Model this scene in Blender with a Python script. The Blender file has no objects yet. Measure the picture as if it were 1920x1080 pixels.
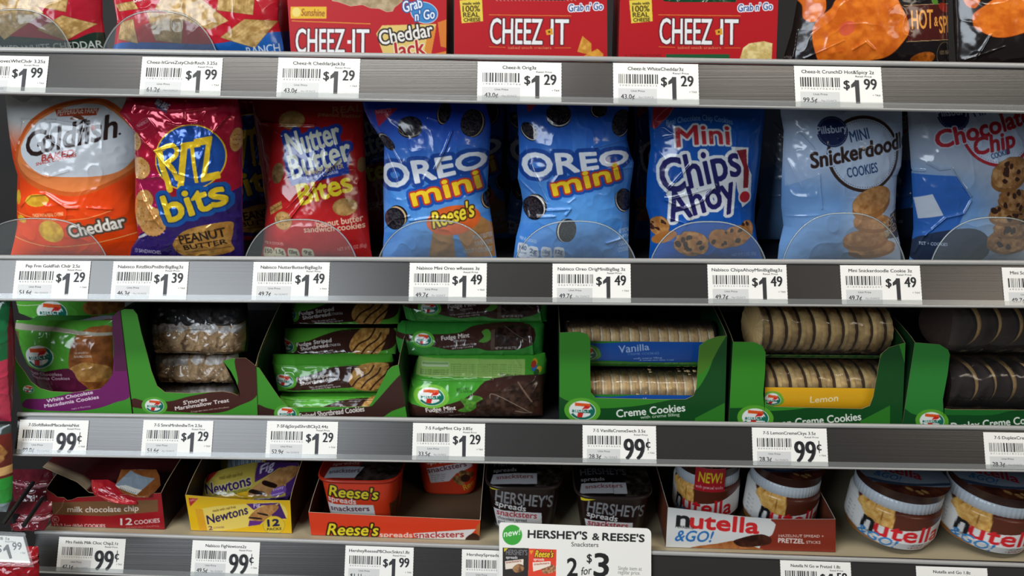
import bpy, bmesh, math, random
import numpy as np
from mathutils import Matrix, Vector

sc = bpy.context.scene
COL = sc.collection
rad = math.radians

# ------------------------------------------------------------------ camera
FPX = 1500.0                                   # focal length in pixels of a 1920 px wide frame
CAM = np.array([0.0, -0.7922, 0.2231])
def _rot(pit, yaw, rol):
    c, s = math.cos(yaw), math.sin(yaw)
    Ry = np.array([[c, -s, 0], [s, c, 0], [0, 0, 1]])
    c, s = math.cos(pit), math.sin(pit)
    Rp = np.array([[1, 0, 0], [0, c, s], [0, -s, c]])
    c, s = math.cos(rol), math.sin(rol)
    Rr = np.array([[c, 0, s], [0, 1, 0], [-s, 0, c]])
    return Ry @ Rp @ Rr
CR = _rot(rad(17.4882), rad(1.8961), rad(0.1973))  # columns: right, forward, up
cd = bpy.data.cameras.new('camera'); cam = bpy.data.objects.new('camera', cd); COL.objects.link(cam)
cd.sensor_width = 36.0; cd.lens = 36.0 * FPX / 1920.0; cd.clip_start = 0.02
M = Matrix.Identity(4)
for i in range(3):
    M[i][0] = CR[i, 0]; M[i][1] = CR[i, 2]; M[i][2] = -CR[i, 1]; M[i][3] = CAM[i]
cam.matrix_world = M
sc.camera = cam

# ------------------------------------------------------------------ light: shop ceiling, shop window, dim room
w = bpy.data.worlds.new('shop_air'); sc.world = w; w.use_nodes = True
w.node_tree.nodes['Background'].inputs[0].default_value = (0.75, 0.80, 0.9, 1)
w.node_tree.nodes['Background'].inputs[1].default_value = 0.07
def area(name, loc, aim, sx, sy, power, col):
    l = bpy.data.lights.new(name, 'AREA'); l.shape = 'RECTANGLE'; l.size = sx; l.size_y = sy
    l.energy = power; l.color = col
    o = bpy.data.objects.new(name, l); COL.objects.link(o); o.location = loc
    o.rotation_euler = (Vector(aim) - Vector(loc)).to_track_quat('-Z', 'Y').to_euler()
    return o
area('ceiling_lamp', (-0.65, -0.80, 1.5), (-0.6, -0.35, 0), 1.2, 0.18, 16, (1.0, 0.97, 0.92))
area('ceiling_lamp', (0.95, -0.80, 1.5), (0.9, -0.35, 0), 1.2, 0.18, 11.5, (1.0, 0.93, 0.82))
area('ceiling_lamp', (2.3, -2.3, 1.5), (0.8, 0.0, 0.0), 1.2, 0.4, 8, (1.0, 0.88, 0.72))
area('shop_window', (-1.8, -2.3, 1.3), (-0.5, 0.0, -0.05), 1.7, 1.25, 55, (0.82, 0.91, 1.0))
sc.view_settings.view_transform = 'Standard'
sc.view_settings.look = 'None'
sc.view_settings.gamma = 1.0
sc.view_settings.use_curve_mapping = False
sc.view_settings.exposure = 0.18
sc.cycles.max_bounces = 8
sc.cycles.transparent_max_bounces = 16
sc.cycles.use_denoising = True

# ------------------------------------------------------------------ points
def U(px, py, y):
    """the point of the plane Y = y that a frame pixel looks at"""
    px = np.asarray(px, float); py = np.asarray(py, float); y = np.asarray(y, float)
    d = ((px - 960) / FPX)[..., None] * CR[:, 0] + CR[:, 1] + ((540 - py) / FPX)[..., None] * CR[:, 2]
    t = (y - CAM[1]) / d[..., 1]
    return CAM + d * t[..., None]
def Uz(px, py, z):
    """the point of the level plane Z = z that a frame pixel looks at"""
    d = (px - 960) / FPX * CR[:, 0] + CR[:, 1] + (540 - py) / FPX * CR[:, 2]
    return CAM + d * ((z - CAM[2]) / d[2])
def PX(P):
    q = (np.asarray(P, float) - CAM) @ CR
    return 960 + FPX * q[..., 0] / q[..., 1], 540 - FPX * q[..., 2] / q[..., 1]
# the four shelves: line of the top of the price tags, y and z at x = 0 and their slopes along x
SY = (-0.0018, 0.0000, 0.0006, -0.0010)
SZ = (0.1996, 0.0000, -0.1835, -0.3456)
KY = (-0.0220, 0.0000, -0.0113, -0.0043)
KZ = (-0.0171, 0.0000, 0.0037, -0.0168)
D = np.array([0.0, -0.01745, -0.03505]); TAG_H = float(np.linalg.norm(D)); D = D / TAG_H   # down the leaning rail
NRM = np.array([0.0, D[2], -D[1]])                                                         # out of the rail
TAG_W = 0.08
# ------------------------------------------------------------------ printed artwork, worked out as colours for mesh points
def hx(c):
    if isinstance(c, str):
        c = c.lstrip('#')
        if len(c) == 3: c = ''.join(ch * 2 for ch in c)
        return np.array([int(c[i:i + 2], 16) / 255 for i in (0, 2, 4)])
    return np.asarray(c, float)
_txt = {}
def text_tris(s):
    """flat letter shapes of a string: triangles (n,3,2), its width and the height of a capital, size 1"""
    if s in _txt: return _txt[s]
    cu = bpy.data.curves.new('t', 'FONT'); cu.body = s; cu.size = 1.0; cu.resolution_u = 3
    ob = bpy.data.objects.new('t', cu); COL.objects.link(ob)
    me = ob.to_mesh(); me.calc_loop_triangles()
    v = np.zeros(len(me.vertices) * 3); me.vertices.foreach_get('co', v); v = v.reshape(-1, 3)[:, :2]
    t = np.zeros(len(me.loop_triangles) * 3, int); me.loop_triangles.foreach_get('vertices', t)
    tr = v[t.reshape(-1, 3)] if len(t) else np.zeros((0, 3, 2))
    ob.to_mesh_clear(); bpy.data.objects.remove(ob); bpy.data.curves.remove(cu)
    a = (tr[:, 1, 0] - tr[:, 0, 0]) * (tr[:, 2, 1] - tr[:, 0, 1]) - (tr[:, 2, 0] - tr[:, 0, 0]) * (tr[:, 1, 1] - tr[:, 0, 1])
    tr[a < 0] = tr[a < 0][:, ::-1]
    x0 = tr[..., 0].min() if len(tr) else 0; x1 = tr[..., 0].max() if len(tr) else 1
    tr = tr - np.array([x0, 0])
    _txt[s] = (tr, x1 - x0)
    return _txt[s]
CAP = None
def layout(s, p0, p1, cap, shear=0.0, arc=0.0, cap2=None):
    """letter triangles laid from p0 to p1 (frame pixels, y down) with capitals cap high"""
    global CAP
    if CAP is None: CAP = text_tris('H')[0][..., 1].max()
    tr, wd = text_tris(s)
    p0 = np.array(p0, float); p1 = np.array(p1, float)
    t = tr[..., 0] / wd; h = tr[..., 1] / CAP
    ax = p1 - p0; L = np.linalg.norm(ax); e = ax / L; up = np.array([e[1], -e[0]])
    cp = cap if cap2 is None else cap + (cap2 - cap) * t
    q = p0 + t[..., None] * ax + (h * cp)[..., None] * (up + shear * e)
    if arc: q = q + (arc * (1 - (2 * t - 1) ** 2))[..., None] * up
    return q
def value_noise(shape, step, rng, octaves=3):
    H, W = shape; out = np.zeros(shape); amp = 1; tot = 0
    for o in range(octaves):
        s = max(step / 2 ** o, 1.5)
        gh, gw = int(H / s) + 3, int(W / s) + 3
        g = rng.random((gh, gw))
        y = np.arange(H) / s; x = np.arange(W) / s
        yi = y.astype(int); xi = x.astype(int); fy = y - yi; fx = x - xi
        fy = fy * fy * (3 - 2 * fy); fx = fx * fx * (3 - 2 * fx)
        a = g[yi][:, xi]; b = g[yi][:, xi + 1]; c = g[yi + 1][:, xi]; d = g[yi + 1][:, xi + 1]
        out += amp * ((a * (1 - fx) + b * fx) * (1 - fy)[:, None] + (c * (1 - fx) + d * fx) * fy[:, None])
        tot += amp; amp *= .5
    return out / tot
def circ(cx, cy, rx, ry=None, rot=0, n=40, a0=0, a1=360):
    ry = rx if ry is None else ry
    a = np.radians(np.linspace(a0, a1, n, endpoint=(a1 - a0) < 360)); r = rad(rot)
    x = rx * np.cos(a); y = ry * np.sin(a)
    return np.stack([cx + x * math.cos(r) - y * math.sin(r), cy + x * math.sin(r) + y * math.cos(r)], -1)
def smooth(pts, n=8, closed=True):
    """a rounded line through the points"""
    p = np.asarray(pts, float); m = len(p); out = []
    rng_ = range(m) if closed else range(m - 1)
    for i in rng_:
        if closed: a, b, c, d = p[i - 1], p[i], p[(i + 1) % m], p[(i + 2) % m]
        else: a, b, c, d = p[max(i - 1, 0)], p[i], p[i + 1], p[min(i + 2, m - 1)]
        for k in range(n):
            t = k / n
            out.append(.5 * (2 * b + (c - a) * t + (2 * a - 5 * b + 4 * c - d) * t * t + (3 * b - a - 3 * c + d) * t ** 3))
    if not closed: out.append(p[-1])
    return np.array(out)
class Art:
    """a sheet of print in frame-pixel units, R samples a pixel"""
    def __init__(s, x0, y0, x1, y1, bg, R=2.0, seed=1):
        s.x0, s.y0, s.R = x0, y0, R
        s.W, s.H = int((x1 - x0) * R) + 1, int((y1 - y0) * R) + 1
        s.a = np.empty((s.H, s.W, 3)); s.a[:] = hx(bg)
        s.rng = np.random.default_rng(seed)
    def xy(s):
        return np.meshgrid(s.x0 + np.arange(s.W) / s.R, s.y0 + np.arange(s.H) / s.R)
    def _mask(s, E, pad=0):
        """coverage of closed outlines given as edges (n,2,2); returns slice and mask"""
        K = 2 * s.R
        e = (E - np.array([s.x0, s.y0])) * K
        if not len(e): return None
        bx0 = int(np.floor(e[..., 0].min() / 2)) - 1 - pad; bx1 = int(np.ceil(e[..., 0].max() / 2)) + 2 + pad
        by0 = int(np.floor(e[..., 1].min() / 2)) - 1 - pad; by1 = int(np.ceil(e[..., 1].max() / 2)) + 2 + pad
        W2, H2 = (bx1 - bx0) * 2, (by1 - by0) * 2
        if W2 <= 0 or H2 <= 0 or W2 * H2 > 3e7: return None
        e = e - np.array([bx0 * 2, by0 * 2])
        y1, y2 = e[:, 0, 1], e[:, 1, 1]; x1, x2 = e[:, 0, 0], e[:, 1, 0]
        sg = np.where(y2 > y1, 1, -1); lo = np.minimum(y1, y2); hi = np.maximum(y1, y2)
        j0 = np.ceil(lo - .5).astype(int); j1 = np.ceil(hi - .5).astype(int)
        n = np.maximum(j1 - j0, 0); tot = n.sum()
        acc = np.zeros((H2, W2 + 1), np.int32)
        if tot:
            idx = np.repeat(np.arange(len(e)), n)
            k = np.arange(tot) - np.repeat(np.cumsum(n) - n, n)
            row = j0[idx] + k
            dy = y2 - y1; dy = np.where(dy == 0, 1, dy)
            xc = x1[idx] + (row + .5 - y1[idx]) * (x2 - x1)[idx] / dy[idx]
            col = np.clip(np.ceil(xc - .5).astype(int), 0, W2)
            np.add.at(acc, (np.clip(row, 0, H2 - 1), col), sg[idx])
        m = (np.cumsum(acc, 1)[:, :W2] != 0).astype(float)
        m = m.reshape(H2 // 2, 2, W2 // 2, 2).mean((1, 3))
        return bx0, by0, m
    def _put(s, M, color, alpha=1.0):
        if M is None: return
        bx, by, m = M
        h, w_ = m.shape
        X0, Y0 = max(bx, 0), max(by, 0); X1, Y1 = min(bx + w_, s.W), min(by + h, s.H)
        if X1 <= X0 or Y1 <= Y0: return
        mm = (m[Y0 - by:Y1 - by, X0 - bx:X1 - bx] * alpha)[..., None]
        c = color
        if isinstance(c, np.ndarray) and c.ndim == 3: c = c[Y0:Y1, X0:X1]
        else: c = hx(c)
        s.a[Y0:Y1, X0:X1] = s.a[Y0:Y1, X0:X1] * (1 - mm) + c * mm
    @staticmethod
    def grow(M, r):
        if M is None or r <= 0: return M
        bx, by, m = M
        k = 0
        while r > 0:
            f = min(r, 1.0)
            n = m.copy()
            n[1:] = np.maximum(n[1:], m[:-1]); n[:-1] = np.maximum(n[:-1], m[1:])
            n[:, 1:] = np.maximum(n[:, 1:], m[:, :-1]); n[:, :-1] = np.maximum(n[:, :-1], m[:, 1:])
            if k % 2:
                n[1:, 1:] = np.maximum(n[1:, 1:], m[:-1, :-1]); n[:-1, :-1] = np.maximum(n[:-1, :-1], m[1:, 1:])
                n[1:, :-1] = np.maximum(n[1:, :-1], m[:-1, 1:]); n[:-1, 1:] = np.maximum(n[:-1, 1:], m[1:, :-1])
            m = m * (1 - f) + n * f
            r -= 1; k += 1
        return bx, by, m
    def poly(s, pts, color, alpha=1.0, line=0, lc=None, grow=0):
        p = np.asarray(pts, float)
        E = np.stack([p, np.roll(p, -1, 0)], 1)
        pad = int((line + grow) * s.R) + 3
        M = s._mask(E, pad)
        if line:
            G_ = s.grow(M, (line + grow) * s.R)
            if color is None and M is not None: G_ = (G_[0], G_[1], np.clip(G_[2] - M[2], 0, 1))
            s._put(G_, lc, alpha)
        if color is not None: s._put(s.grow(M, grow * s.R), color, alpha)
    def ell(s, cx, cy, rx, ry=None, rot=0, color='#fff', alpha=1.0, **k):
        s.poly(circ(cx, cy, rx, ry, rot), color, alpha, **k)
    def rect(s, x0, y0, x1, y1, color, alpha=1.0):
        s.poly([(x0, y0), (x1, y0), (x1, y1), (x0, y1)], color, alpha)
    def stroke(s, pts, wd, color, alpha=1.0):
        p = np.asarray(pts, float)
        wd = np.broadcast_to(np.asarray(wd, float), (len(p),))
        t = np.gradient(p, axis=0); t /= np.linalg.norm(t, axis=1)[:, None] + 1e-9
        n = np.stack([-t[:, 1], t[:, 0]], 1) * wd[:, None] / 2
        L, Rr = p + n, p - n
        q = np.stack([L[:-1], L[1:], Rr[1:], Rr[:-1]], 1)
        a = sum((q[:, i, 0] * q[:, (i + 1) % 4, 1] - q[:, (i + 1) % 4, 0] * q[:, i, 1]) for i in range(4))
        q[a < 0] = q[a < 0][:, ::-1]
        E = np.concatenate([np.stack([q[:, i], q[:, (i + 1) % 4]], 1) for i in range(4)])
        caps = [circ(p[i][0], p[i][1], wd[i] / 2, n=12) for i in range(len(p))] if wd.max() > 1.5 and len(p) < 200 else []
        for c in caps: E = np.concatenate([E, np.stack([c, np.roll(c, -1, 0)], 1)])
        s._put(s._mask(E, 2), color, alpha)
    def text(s, st, p0, p1, cap, color, bold=0, out=(), shear=0.0, arc=0.0, cap2=None, alpha=1.0, warp=None):
        q = layout(st, p0, p1, cap, shear, arc, cap2)
        if warp is not None: q = warp(q)
        bold *= .55
        E = np.concatenate([np.stack([q[:, i], q[:, (i + 1) % 3]], 1) for i in range(3)])
        big = max([bold] + [o[0] for o in out])
        M = s._mask(E, int(big * s.R) + 3)
        for o in out: s._put(s.grow(M, o[0] * s.R), o[1], alpha)
        s._put(s.grow(M, bold * s.R), color, alpha)
    def noise(s, step, amp, tint=(1, 1, 1), box=None):
        n = (value_noise((s.H, s.W), step * s.R, s.rng) - .5) * 2 * amp
        s.a += n[..., None] * np.asarray(tint)
    def mix(s, mask, color):
        s.a = s.a * (1 - mask[..., None]) + hx(color) * mask[..., None]
    def tex(s, base, dark, step, k=1.0):
        """a mottled colour sheet to fill shapes with"""
        n = np.clip((value_noise((s.H, s.W), step * s.R, s.rng, 4) - .5) * 2.4 * k + .5, 0, 1)[..., None]
        return hx(dark) * (1 - n) + hx(base) * n
    def get(s, px, py):
        fx = np.clip((px - s.x0) * s.R, 0, s.W - 1.001); fy = np.clip((py - s.y0) * s.R, 0, s.H - 1.001)
        xi = fx.astype(int); yi = fy.astype(int); u = (fx - xi)[..., None]; v = (fy - yi)[..., None]
        xi1 = np.minimum(xi + 1, s.W - 1); yi1 = np.minimum(yi + 1, s.H - 1)
        a = s.a
        return (a[yi, xi] * (1 - u) + a[yi, xi1] * u) * (1 - v) + (a[yi1, xi] * (1 - u) + a[yi1, xi1] * u) * v
    # ---- pictures that come back on several packages
    def sandwich(s, cx, cy, rx, ry, rot=0, side=(0, 0), cream='#d8d4cc', dark='#15131a'):
        """a dark embossed sandwich biscuit seen at a slant; side = shift of its far wafer"""
        sx, sy = side
        s.ell(cx + sx, cy + sy, rx, ry, rot, dark)
        s.ell(cx + sx * .68, cy + sy * .68, rx * .99, ry * .99, rot, cream)
        s.ell(cx + sx * .3, cy + sy * .3, rx, ry, rot, dark)
        s.ell(cx, cy, rx, ry, rot, dark)
        s.ell(cx, cy, rx * .93, ry * .93, rot, s.tex('#4a464c', '#141218', 2.2, 1.5), .75)
        s.ell(cx, cy, rx * .5, ry * .5, rot, s.tex('#3a363c', '#141218', 2.5, 1.2), .7)
    def chip_cookie(s, cx, cy, rx, ry, rot=0, base='#c08a50', dark='#9a6430', chips=8, seed=0):
        rg = np.random.default_rng(seed)
        a = np.linspace(0, 2 * np.pi, 26, endpoint=False); r = 1 + rg.normal(0, .03, 26)
        p = np.stack([rx * r * np.cos(a), ry * r * np.sin(a)], 1); c, q = math.cos(rad(rot)), math.sin(rad(rot))
        p = np.stack([cx + p[:, 0] * c - p[:, 1] * q, cy + p[:, 0] * q + p[:, 1] * c], 1)
        s.poly(smooth(p, 3), s.tex(base, dark, 7), line=.6, lc=hx(dark) * .75)
        for i in range(chips):
            t = rg.random() * 6.28; d = .2 + .62 * rg.random() ** .6
            x, y = cx + rx * d * math.cos(t), cy + ry * d * math.sin(t)
            w_ = .10 * (rx + ry) * (.7 + .6 * rg.random())
            s.poly(smooth(circ(x, y, w_, w_ * .75, rg.random() * 180, 6) + rg.normal(0, w_ * .12, (6, 2)), 4), '#3a2118')
    def cracker(s, cx, cy, rx, ry, rot=0, base='#e0b070', dark='#c98d48', holes=True):
        a = np.linspace(0, 2 * np.pi, 96, endpoint=False); r = 1 + .025 * np.sin(a * 24)
        p = np.stack([rx * r * np.cos(a), ry * r * np.sin(a)], 1); c, q = math.cos(rad(rot)), math.sin(rad(rot))
        p = np.stack([cx + p[:, 0] * c - p[:, 1] * q, cy + p[:, 0] * q + p[:, 1] * c], 1)
        s.poly(p, s.tex(base, dark, 9), line=.7, lc='#a06a30')
        if holes:
            for dx, dy in ((0, 0), (.45, 0), (-.45, 0), (0, .45), (0, -.45), (.35, .38), (-.35, -.38), (-.35, .4), (.36, -.4)):
                x, y = dx * rx, dy * ry
                s.ell(cx + x * c - y * q, cy + x * q + y * c, 1.3, 1.0, 0, '#8a5a28')
    def seven(s, cx, cy, k, rot=0, ring='#6db33c', squash=.76):
        """the round shop emblem: white disc, red-orange seven, green swoosh"""
        c, q = math.cos(rad(rot)), math.sin(rad(rot))
        def T(p):
            p = np.asarray(p, float) * k; p[:, 1] *= squash
            return np.stack([cx + p[:, 0] * c - p[:, 1] * q, cy + p[:, 0] * q + p[:, 1] * c], 1)
        if ring: s.poly(T(circ(0, 0, 1.42, 1.3)), ring)
        s.poly(T(circ(0, 0, 1.05, .98)), '#e9ede9')
        s.poly(T(np.concatenate([circ(0, 0, 1.0, .93, 0, 30, -58, 150), circ(-.02, -.04, .80, .74, 0, 30, 150, -58)])), '#17705c')
        s.poly(T([(-.62, -.75), (.55, -.75), (.62, -.42), (-.62, -.42)]), '#e0571f')
        s.poly(T([(.2, -.55), (.62, -.46), (.25, .05), (-.15, .05)]), '#cf2a25')
        s.poly(T([(-.32, .22), (.10, .22), (.02, .72), (-.38, .72)]), '#cf2a25')
        s.poly(T([(-.8, .0), (.62, -.14), (.62, -.3), (.98, .04), (.66, .36), (.64, .22), (-.8, .26)]), '#17705c')
        s.text('SELECT', T([(-.66, .22)])[0], T([(.55, .1)])[0], .24 * k, '#f2f5f2', bold=.02 * k)
# ------------------------------------------------------------------ materials
_mat = {}
def mat(name, col=(.8, .8, .8), rough=.5, metal=0.0, attr=False, coat=0.0, bump=0.0, bscale=200.0, spec=.5, alpha_clear=None, bstretch=None, mottle=0.0):
    if name in _mat: return _mat[name]
    m = bpy.data.materials.new(name); m.use_nodes = True; nt = m.node_tree; N = nt.nodes; L = nt.links
    b = N['Principled BSDF']
    b.inputs['Roughness'].default_value = rough; b.inputs['Metallic'].default_value = metal
    b.inputs['Specular IOR Level'].default_value = spec
    b.inputs['Coat Weight'].default_value = coat; b.inputs['Coat Roughness'].default_value = .08
    c = hx(col) if isinstance(col, str) else np.asarray(col, float)
    lin = tuple(np.where(c <= .04045, c / 12.92, ((c + .055) / 1.055) ** 2.4))
    b.inputs['Base Color'].default_value = (*lin, 1)
    if attr:
        a = N.new('ShaderNodeVertexColor'); a.layer_name = 'Col'; L.new(a.outputs['Color'], b.inputs['Base Color'])
    tc = None
    if bump or mottle:
        tc = N.new('ShaderNodeTexCoord'); mp = N.new('ShaderNodeMapping'); L.new(tc.outputs['Object'], mp.inputs[0])
        if bstretch: mp.inputs['Scale'].default_value = bstretch
        nz = N.new('ShaderNodeTexNoise'); nz.inputs['Scale'].default_value = bscale; nz.inputs['Detail'].default_value = 3
        L.new(mp.outputs[0], nz.inputs['Vector'])
    if bump:
        bp = N.new('ShaderNodeBump'); bp.inputs['Strength'].default_value = bump; bp.inputs['Distance'].default_value = .001
        L.new(nz.outputs['Fac'], bp.inputs['Height']); L.new(bp.outputs[0], b.inputs['Normal'])
    if mottle and not attr:
        cr = N.new('ShaderNodeValToRGB'); L.new(nz.outputs['Fac'], cr.inputs[0])
        cr.color_ramp.elements[0].position = .3; cr.color_ramp.elements[1].position = .7
        cr.color_ramp.elements[0].color = (*(np.array(lin) * (1 - mottle)), 1); cr.color_ramp.elements[1].color = (*np.minimum(np.array(lin) * (1 + mottle), 1), 1)
        L.new(cr.outputs[0], b.inputs['Base Color'])
    if alpha_clear is not None:          # thin clear plastic: mostly lets light through, a little gloss and haze
        haze, gl = alpha_clear
        N.remove(b); out = N['Material Output']
        tr = N.new('ShaderNodeBsdfTransparent'); tr.inputs[0].default_value = (.96, .97, .97, 1)
        df = N.new('ShaderNodeBsdfDiffuse'); df.inputs[0].default_value = (*lin, 1)
        g = N.new('ShaderNodeBsdfGlossy'); g.inputs['Roughness'].default_value = rough
        m1 = N.new('ShaderNodeMixShader'); m1.inputs[0].default_value = haze; L.new(tr.outputs[0], m1.inputs[1]); L.new(df.outputs[0], m1.inputs[2])
        fr = N.new('ShaderNodeFresnel'); fr.inputs['IOR'].default_value = 1.45
        ml = N.new('ShaderNodeMath'); ml.operation = 'MULTIPLY'; ml.inputs[1].default_value = gl; L.new(fr.outputs[0], ml.inputs[0])
        m2 = N.new('ShaderNodeMixShader'); L.new(ml.outputs[0], m2.inputs[0]); L.new(m1.outputs[0], m2.inputs[1]); L.new(g.outputs[0], m2.inputs[2])
        if bump: L.new(bp.outputs[0], g.inputs['Normal']); L.new(bp.outputs[0], fr.inputs['Normal'])
        L.new(m2.outputs[0], out.inputs['Surface'])
    _mat[name] = m
    return m
FILM = mat('printed_film', rough=.17, attr=True, bump=.12, bscale=90, coat=.15)
FOIL = mat('printed_foil', rough=.20, metal=.35, attr=True, bump=.18, bscale=110, coat=.3)
CARD = mat('printed_card', rough=.42, attr=True)
GLOSS = mat('printed_label', rough=.28, attr=True)
PAPER = mat('white_tag_paper', '#f0eee8', .55)
INK = mat('black_print', '#26262a', .5)
INKG = mat('grey_print', '#8c8c8e', .5)
TINT = mat('pale_grey_print', '#d2d2d0', .5)
RAIL = mat('grey_rail_plastic', '#454341', .27, .55, bump=.06, bscale=60, bstretch=(.02, 3, 12), spec=.9)
BEAD = mat('rail_edge', '#a3a29f', .3, spec=.6)
CLEAR = mat('clear_plastic', (.9, .95, .95), .10, alpha_clear=(.07, 1.0), bump=.2, bscale=25)
CLIP = mat('clear_rail_lip', (.85, .85, .84), .15, alpha_clear=(.12, .8))
RIM = mat('clear_plastic_edge', (.8, .85, .85), .12, alpha_clear=(.35, 1.0))
WRAP = mat('clear_wrapper', (.9, .9, .9), .12, alpha_clear=(.015, 1.3), bump=.9, bscale=45)
BOARD = mat('raw_cardboard', '#a98f68', .8, mottle=.2, bscale=150)
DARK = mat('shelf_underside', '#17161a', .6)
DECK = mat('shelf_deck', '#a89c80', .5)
BACK = mat('back_panel', '#1d1a19', .7, mottle=.25, bscale=8)

# ------------------------------------------------------------------ meshes
def link(name, me, parent=None):
    o = bpy.data.objects.new(name, me); COL.objects.link(o)
    if parent is not None: o.parent = parent
    return o
def tag(o, label=None, cat=None, group=None, kind=None):
    if label: o['label'] = label
    if cat: o['category'] = cat
    if group: o['group'] = group
    if kind: o['kind'] = kind
    return o
def thing(name, loc, label, cat, group=None):
    o = bpy.data.objects.new(name, None); COL.objects.link(o); o.location = [float(v) for v in loc]
    o.empty_display_size = .02
    return tag(o, label, cat, group)
def s2l(c):
    c = np.clip(c, 0, 1)
    return np.where(c <= .04045, c / 12.92, ((c + .055) / 1.055) ** 2.4)
class Geo:
    """gathers surfaces into one mesh; colours per point"""
    def __init__(s): s.v = []; s.f = []; s.c = []; s.m = []; s.n = 0; s.quads = []; s.qm = []; s.sm = []
    def grid(s, P, C=(.5, .5, .5), m=0, flip=False, close_u=False):
        ny, nx = P.shape[:2]
        C = np.broadcast_to(hx(C) if not isinstance(C, np.ndarray) else C, P.shape)
        i = np.arange(ny * nx).reshape(ny, nx) + s.n
        if close_u: i = np.concatenate([i, i[:, :1]], 1)
        q = np.stack([i[:-1, :-1], i[1:, :-1], i[1:, 1:], i[:-1, 1:]], -1).reshape(-1, 4)
        if flip: q = q[:, ::-1]
        s.v.append(P.reshape(-1, 3)); s.c.append(C.reshape(-1, 3)); s.quads.append(q); s.qm.append(np.full(len(q), m)); s.n += ny * nx
        return s
    def box(s, x0, x1, y0, y1, z0, z1, C=(.5, .5, .5), m=0):
        for a in (((x0, y0, z0), (x1, y0, z0), (x0, y0, z1), (x1, y0, z1)), ((x1, y1, z0), (x0, y1, z0), (x1, y1, z1), (x0, y1, z1)),
                  ((x0, y1, z0), (x0, y0, z0), (x0, y1, z1), (x0, y0, z1)), ((x1, y0, z0), (x1, y1, z0), (x1, y0, z1), (x1, y1, z1)),
                  ((x0, y0, z1), (x1, y0, z1), (x0, y1, z1), (x1, y1, z1)), ((x0, y1, z0), (x1, y1, z0), (x0, y0, z0), (x1, y0, z0))):
            s.grid(np.array(a, float).reshape(2, 2, 3), C, m, flip=True)
        return s
    def hexa(s, c, C=(.5, .5, .5), m=0):
        """a solid from eight corners: front bl, br, tr, tl then back bl, br, tr, tl"""
        c = [np.asarray(p, float) for p in c]
        for a in ((0, 1, 3, 2), (5, 4, 6, 7), (4, 0, 7, 3), (1, 5, 2, 6), (3, 2, 7, 6), (4, 5, 0, 1)):
            s.grid(np.array([c[i] for i in a]).reshape(2, 2, 3), C, m, flip=True)
        return s
    def ngon(s, P, C=(.5, .5, .5), m=0):
        P = np.asarray(P, float)
        s.f.append((np.arange(len(P)) + s.n, m)); s.v.append(P); s.c.append(np.broadcast_to(hx(C), P.shape)); s.n += len(P)
        return s
    def tris(s, P, m=0, C=(.1, .1, .1)):
        P = np.asarray(P, float); k = len(P)
        for i in range(k): s.f.append((np.arange(3) + s.n + 3 * i, m))
        s.v.append(P.reshape(-1, 3)); s.c.append(np.broadcast_to(hx(C), (3 * k, 3))); s.n += 3 * k
        return s
    def tube(s, pts, r, C=(.5, .5, .5), m=0, seg=8, closed=False):
        p = np.asarray(pts, float)
        t = (np.roll(p, -1, 0) - np.roll(p, 1, 0)) if closed else np.gradient(p, axis=0)
        t /= np.linalg.norm(t, axis=1)[:, None] + 1e-12
        ref = np.array([0, 1, 0.0]) if abs(t[:, 1]).mean() < .8 else np.array([0, 0, 1.0])
        a = np.cross(t, ref); a /= np.linalg.norm(a, axis=1)[:, None] + 1e-12; b = np.cross(t, a)
        an = np.linspace(0, 2 * np.pi, seg, endpoint=False)
        r = np.broadcast_to(np.asarray(r, float), (len(p),))
        P = p[:, None] + r[:, None, None] * (np.cos(an)[None, :, None] * a[:, None] + np.sin(an)[None, :, None] * b[:, None])
        if closed: P = np.concatenate([P, P[:1]])
        s.grid(P, C, m, close_u=True)
        if not closed:
            s.ngon(P[0], C, m); s.ngon(P[-1][::-1], C, m)
        return s
    def mesh(s, name, mats, shade=True):
        v = np.concatenate(s.v).astype(np.float32)
        me = bpy.data.meshes.new(name)
        q = np.concatenate(s.quads) if s.quads else np.zeros((0, 4), int)
        qm = np.concatenate(s.qm) if s.qm else np.zeros(0, int)
        lv = [q.reshape(-1)] + [f for f, _ in s.f]
        ls = np.concatenate([np.full(len(q), 4), np.array([len(f) for f, _ in s.f], int)]).astype(np.int32)
        lv = np.concatenate(lv).astype(np.int32)
        me.vertices.add(len(v)); me.vertices.foreach_set('co', v.reshape(-1))
        me.loops.add(len(lv)); me.loops.foreach_set('vertex_index', lv)
        me.polygons.add(len(ls)); me.polygons.foreach_set('loop_start', np.concatenate([[0], np.cumsum(ls)[:-1]]).astype(np.int32))
        mi = np.concatenate([qm, np.array([m for _, m in s.f], int)]).astype(np.int32)
        me.polygons.foreach_set('material_index', mi)
        me.polygons.foreach_set('use_smooth', np.full(len(ls), bool(shade)))
        me.update(calc_edges=True)
        at = me.color_attributes.new('Col', 'FLOAT_COLOR', 'POINT')
        c = s2l(np.concatenate(s.c)); c = np.concatenate([c, np.ones((len(c), 1))], 1).astype(np.float32)
        at.data.foreach_set('color', c.reshape(-1))
        for m in (mats if isinstance(mats, (list, tuple)) else [mats]): me.materials.append(m)
        return me
    def obj(s, name, mats, parent=None, shade=True, at=None):
        """link as one object; at = the point that becomes its origin"""
        if at is None:
            at = np.zeros(3) if parent is None else np.array(parent.location)
        at = np.asarray(at, float)
        s.v = [p - at for p in s.v]
        o = link(name, s.mesh(name, mats, shade), parent)
        if parent is None: o.location = [float(t) for t in at]
        return o
def interp_rows(rows, py):
    r = np.array(sorted(rows), float)
    return [np.interp(py, r[:, 0], r[:, i]) for i in range(1, r.shape[1])]
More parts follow.
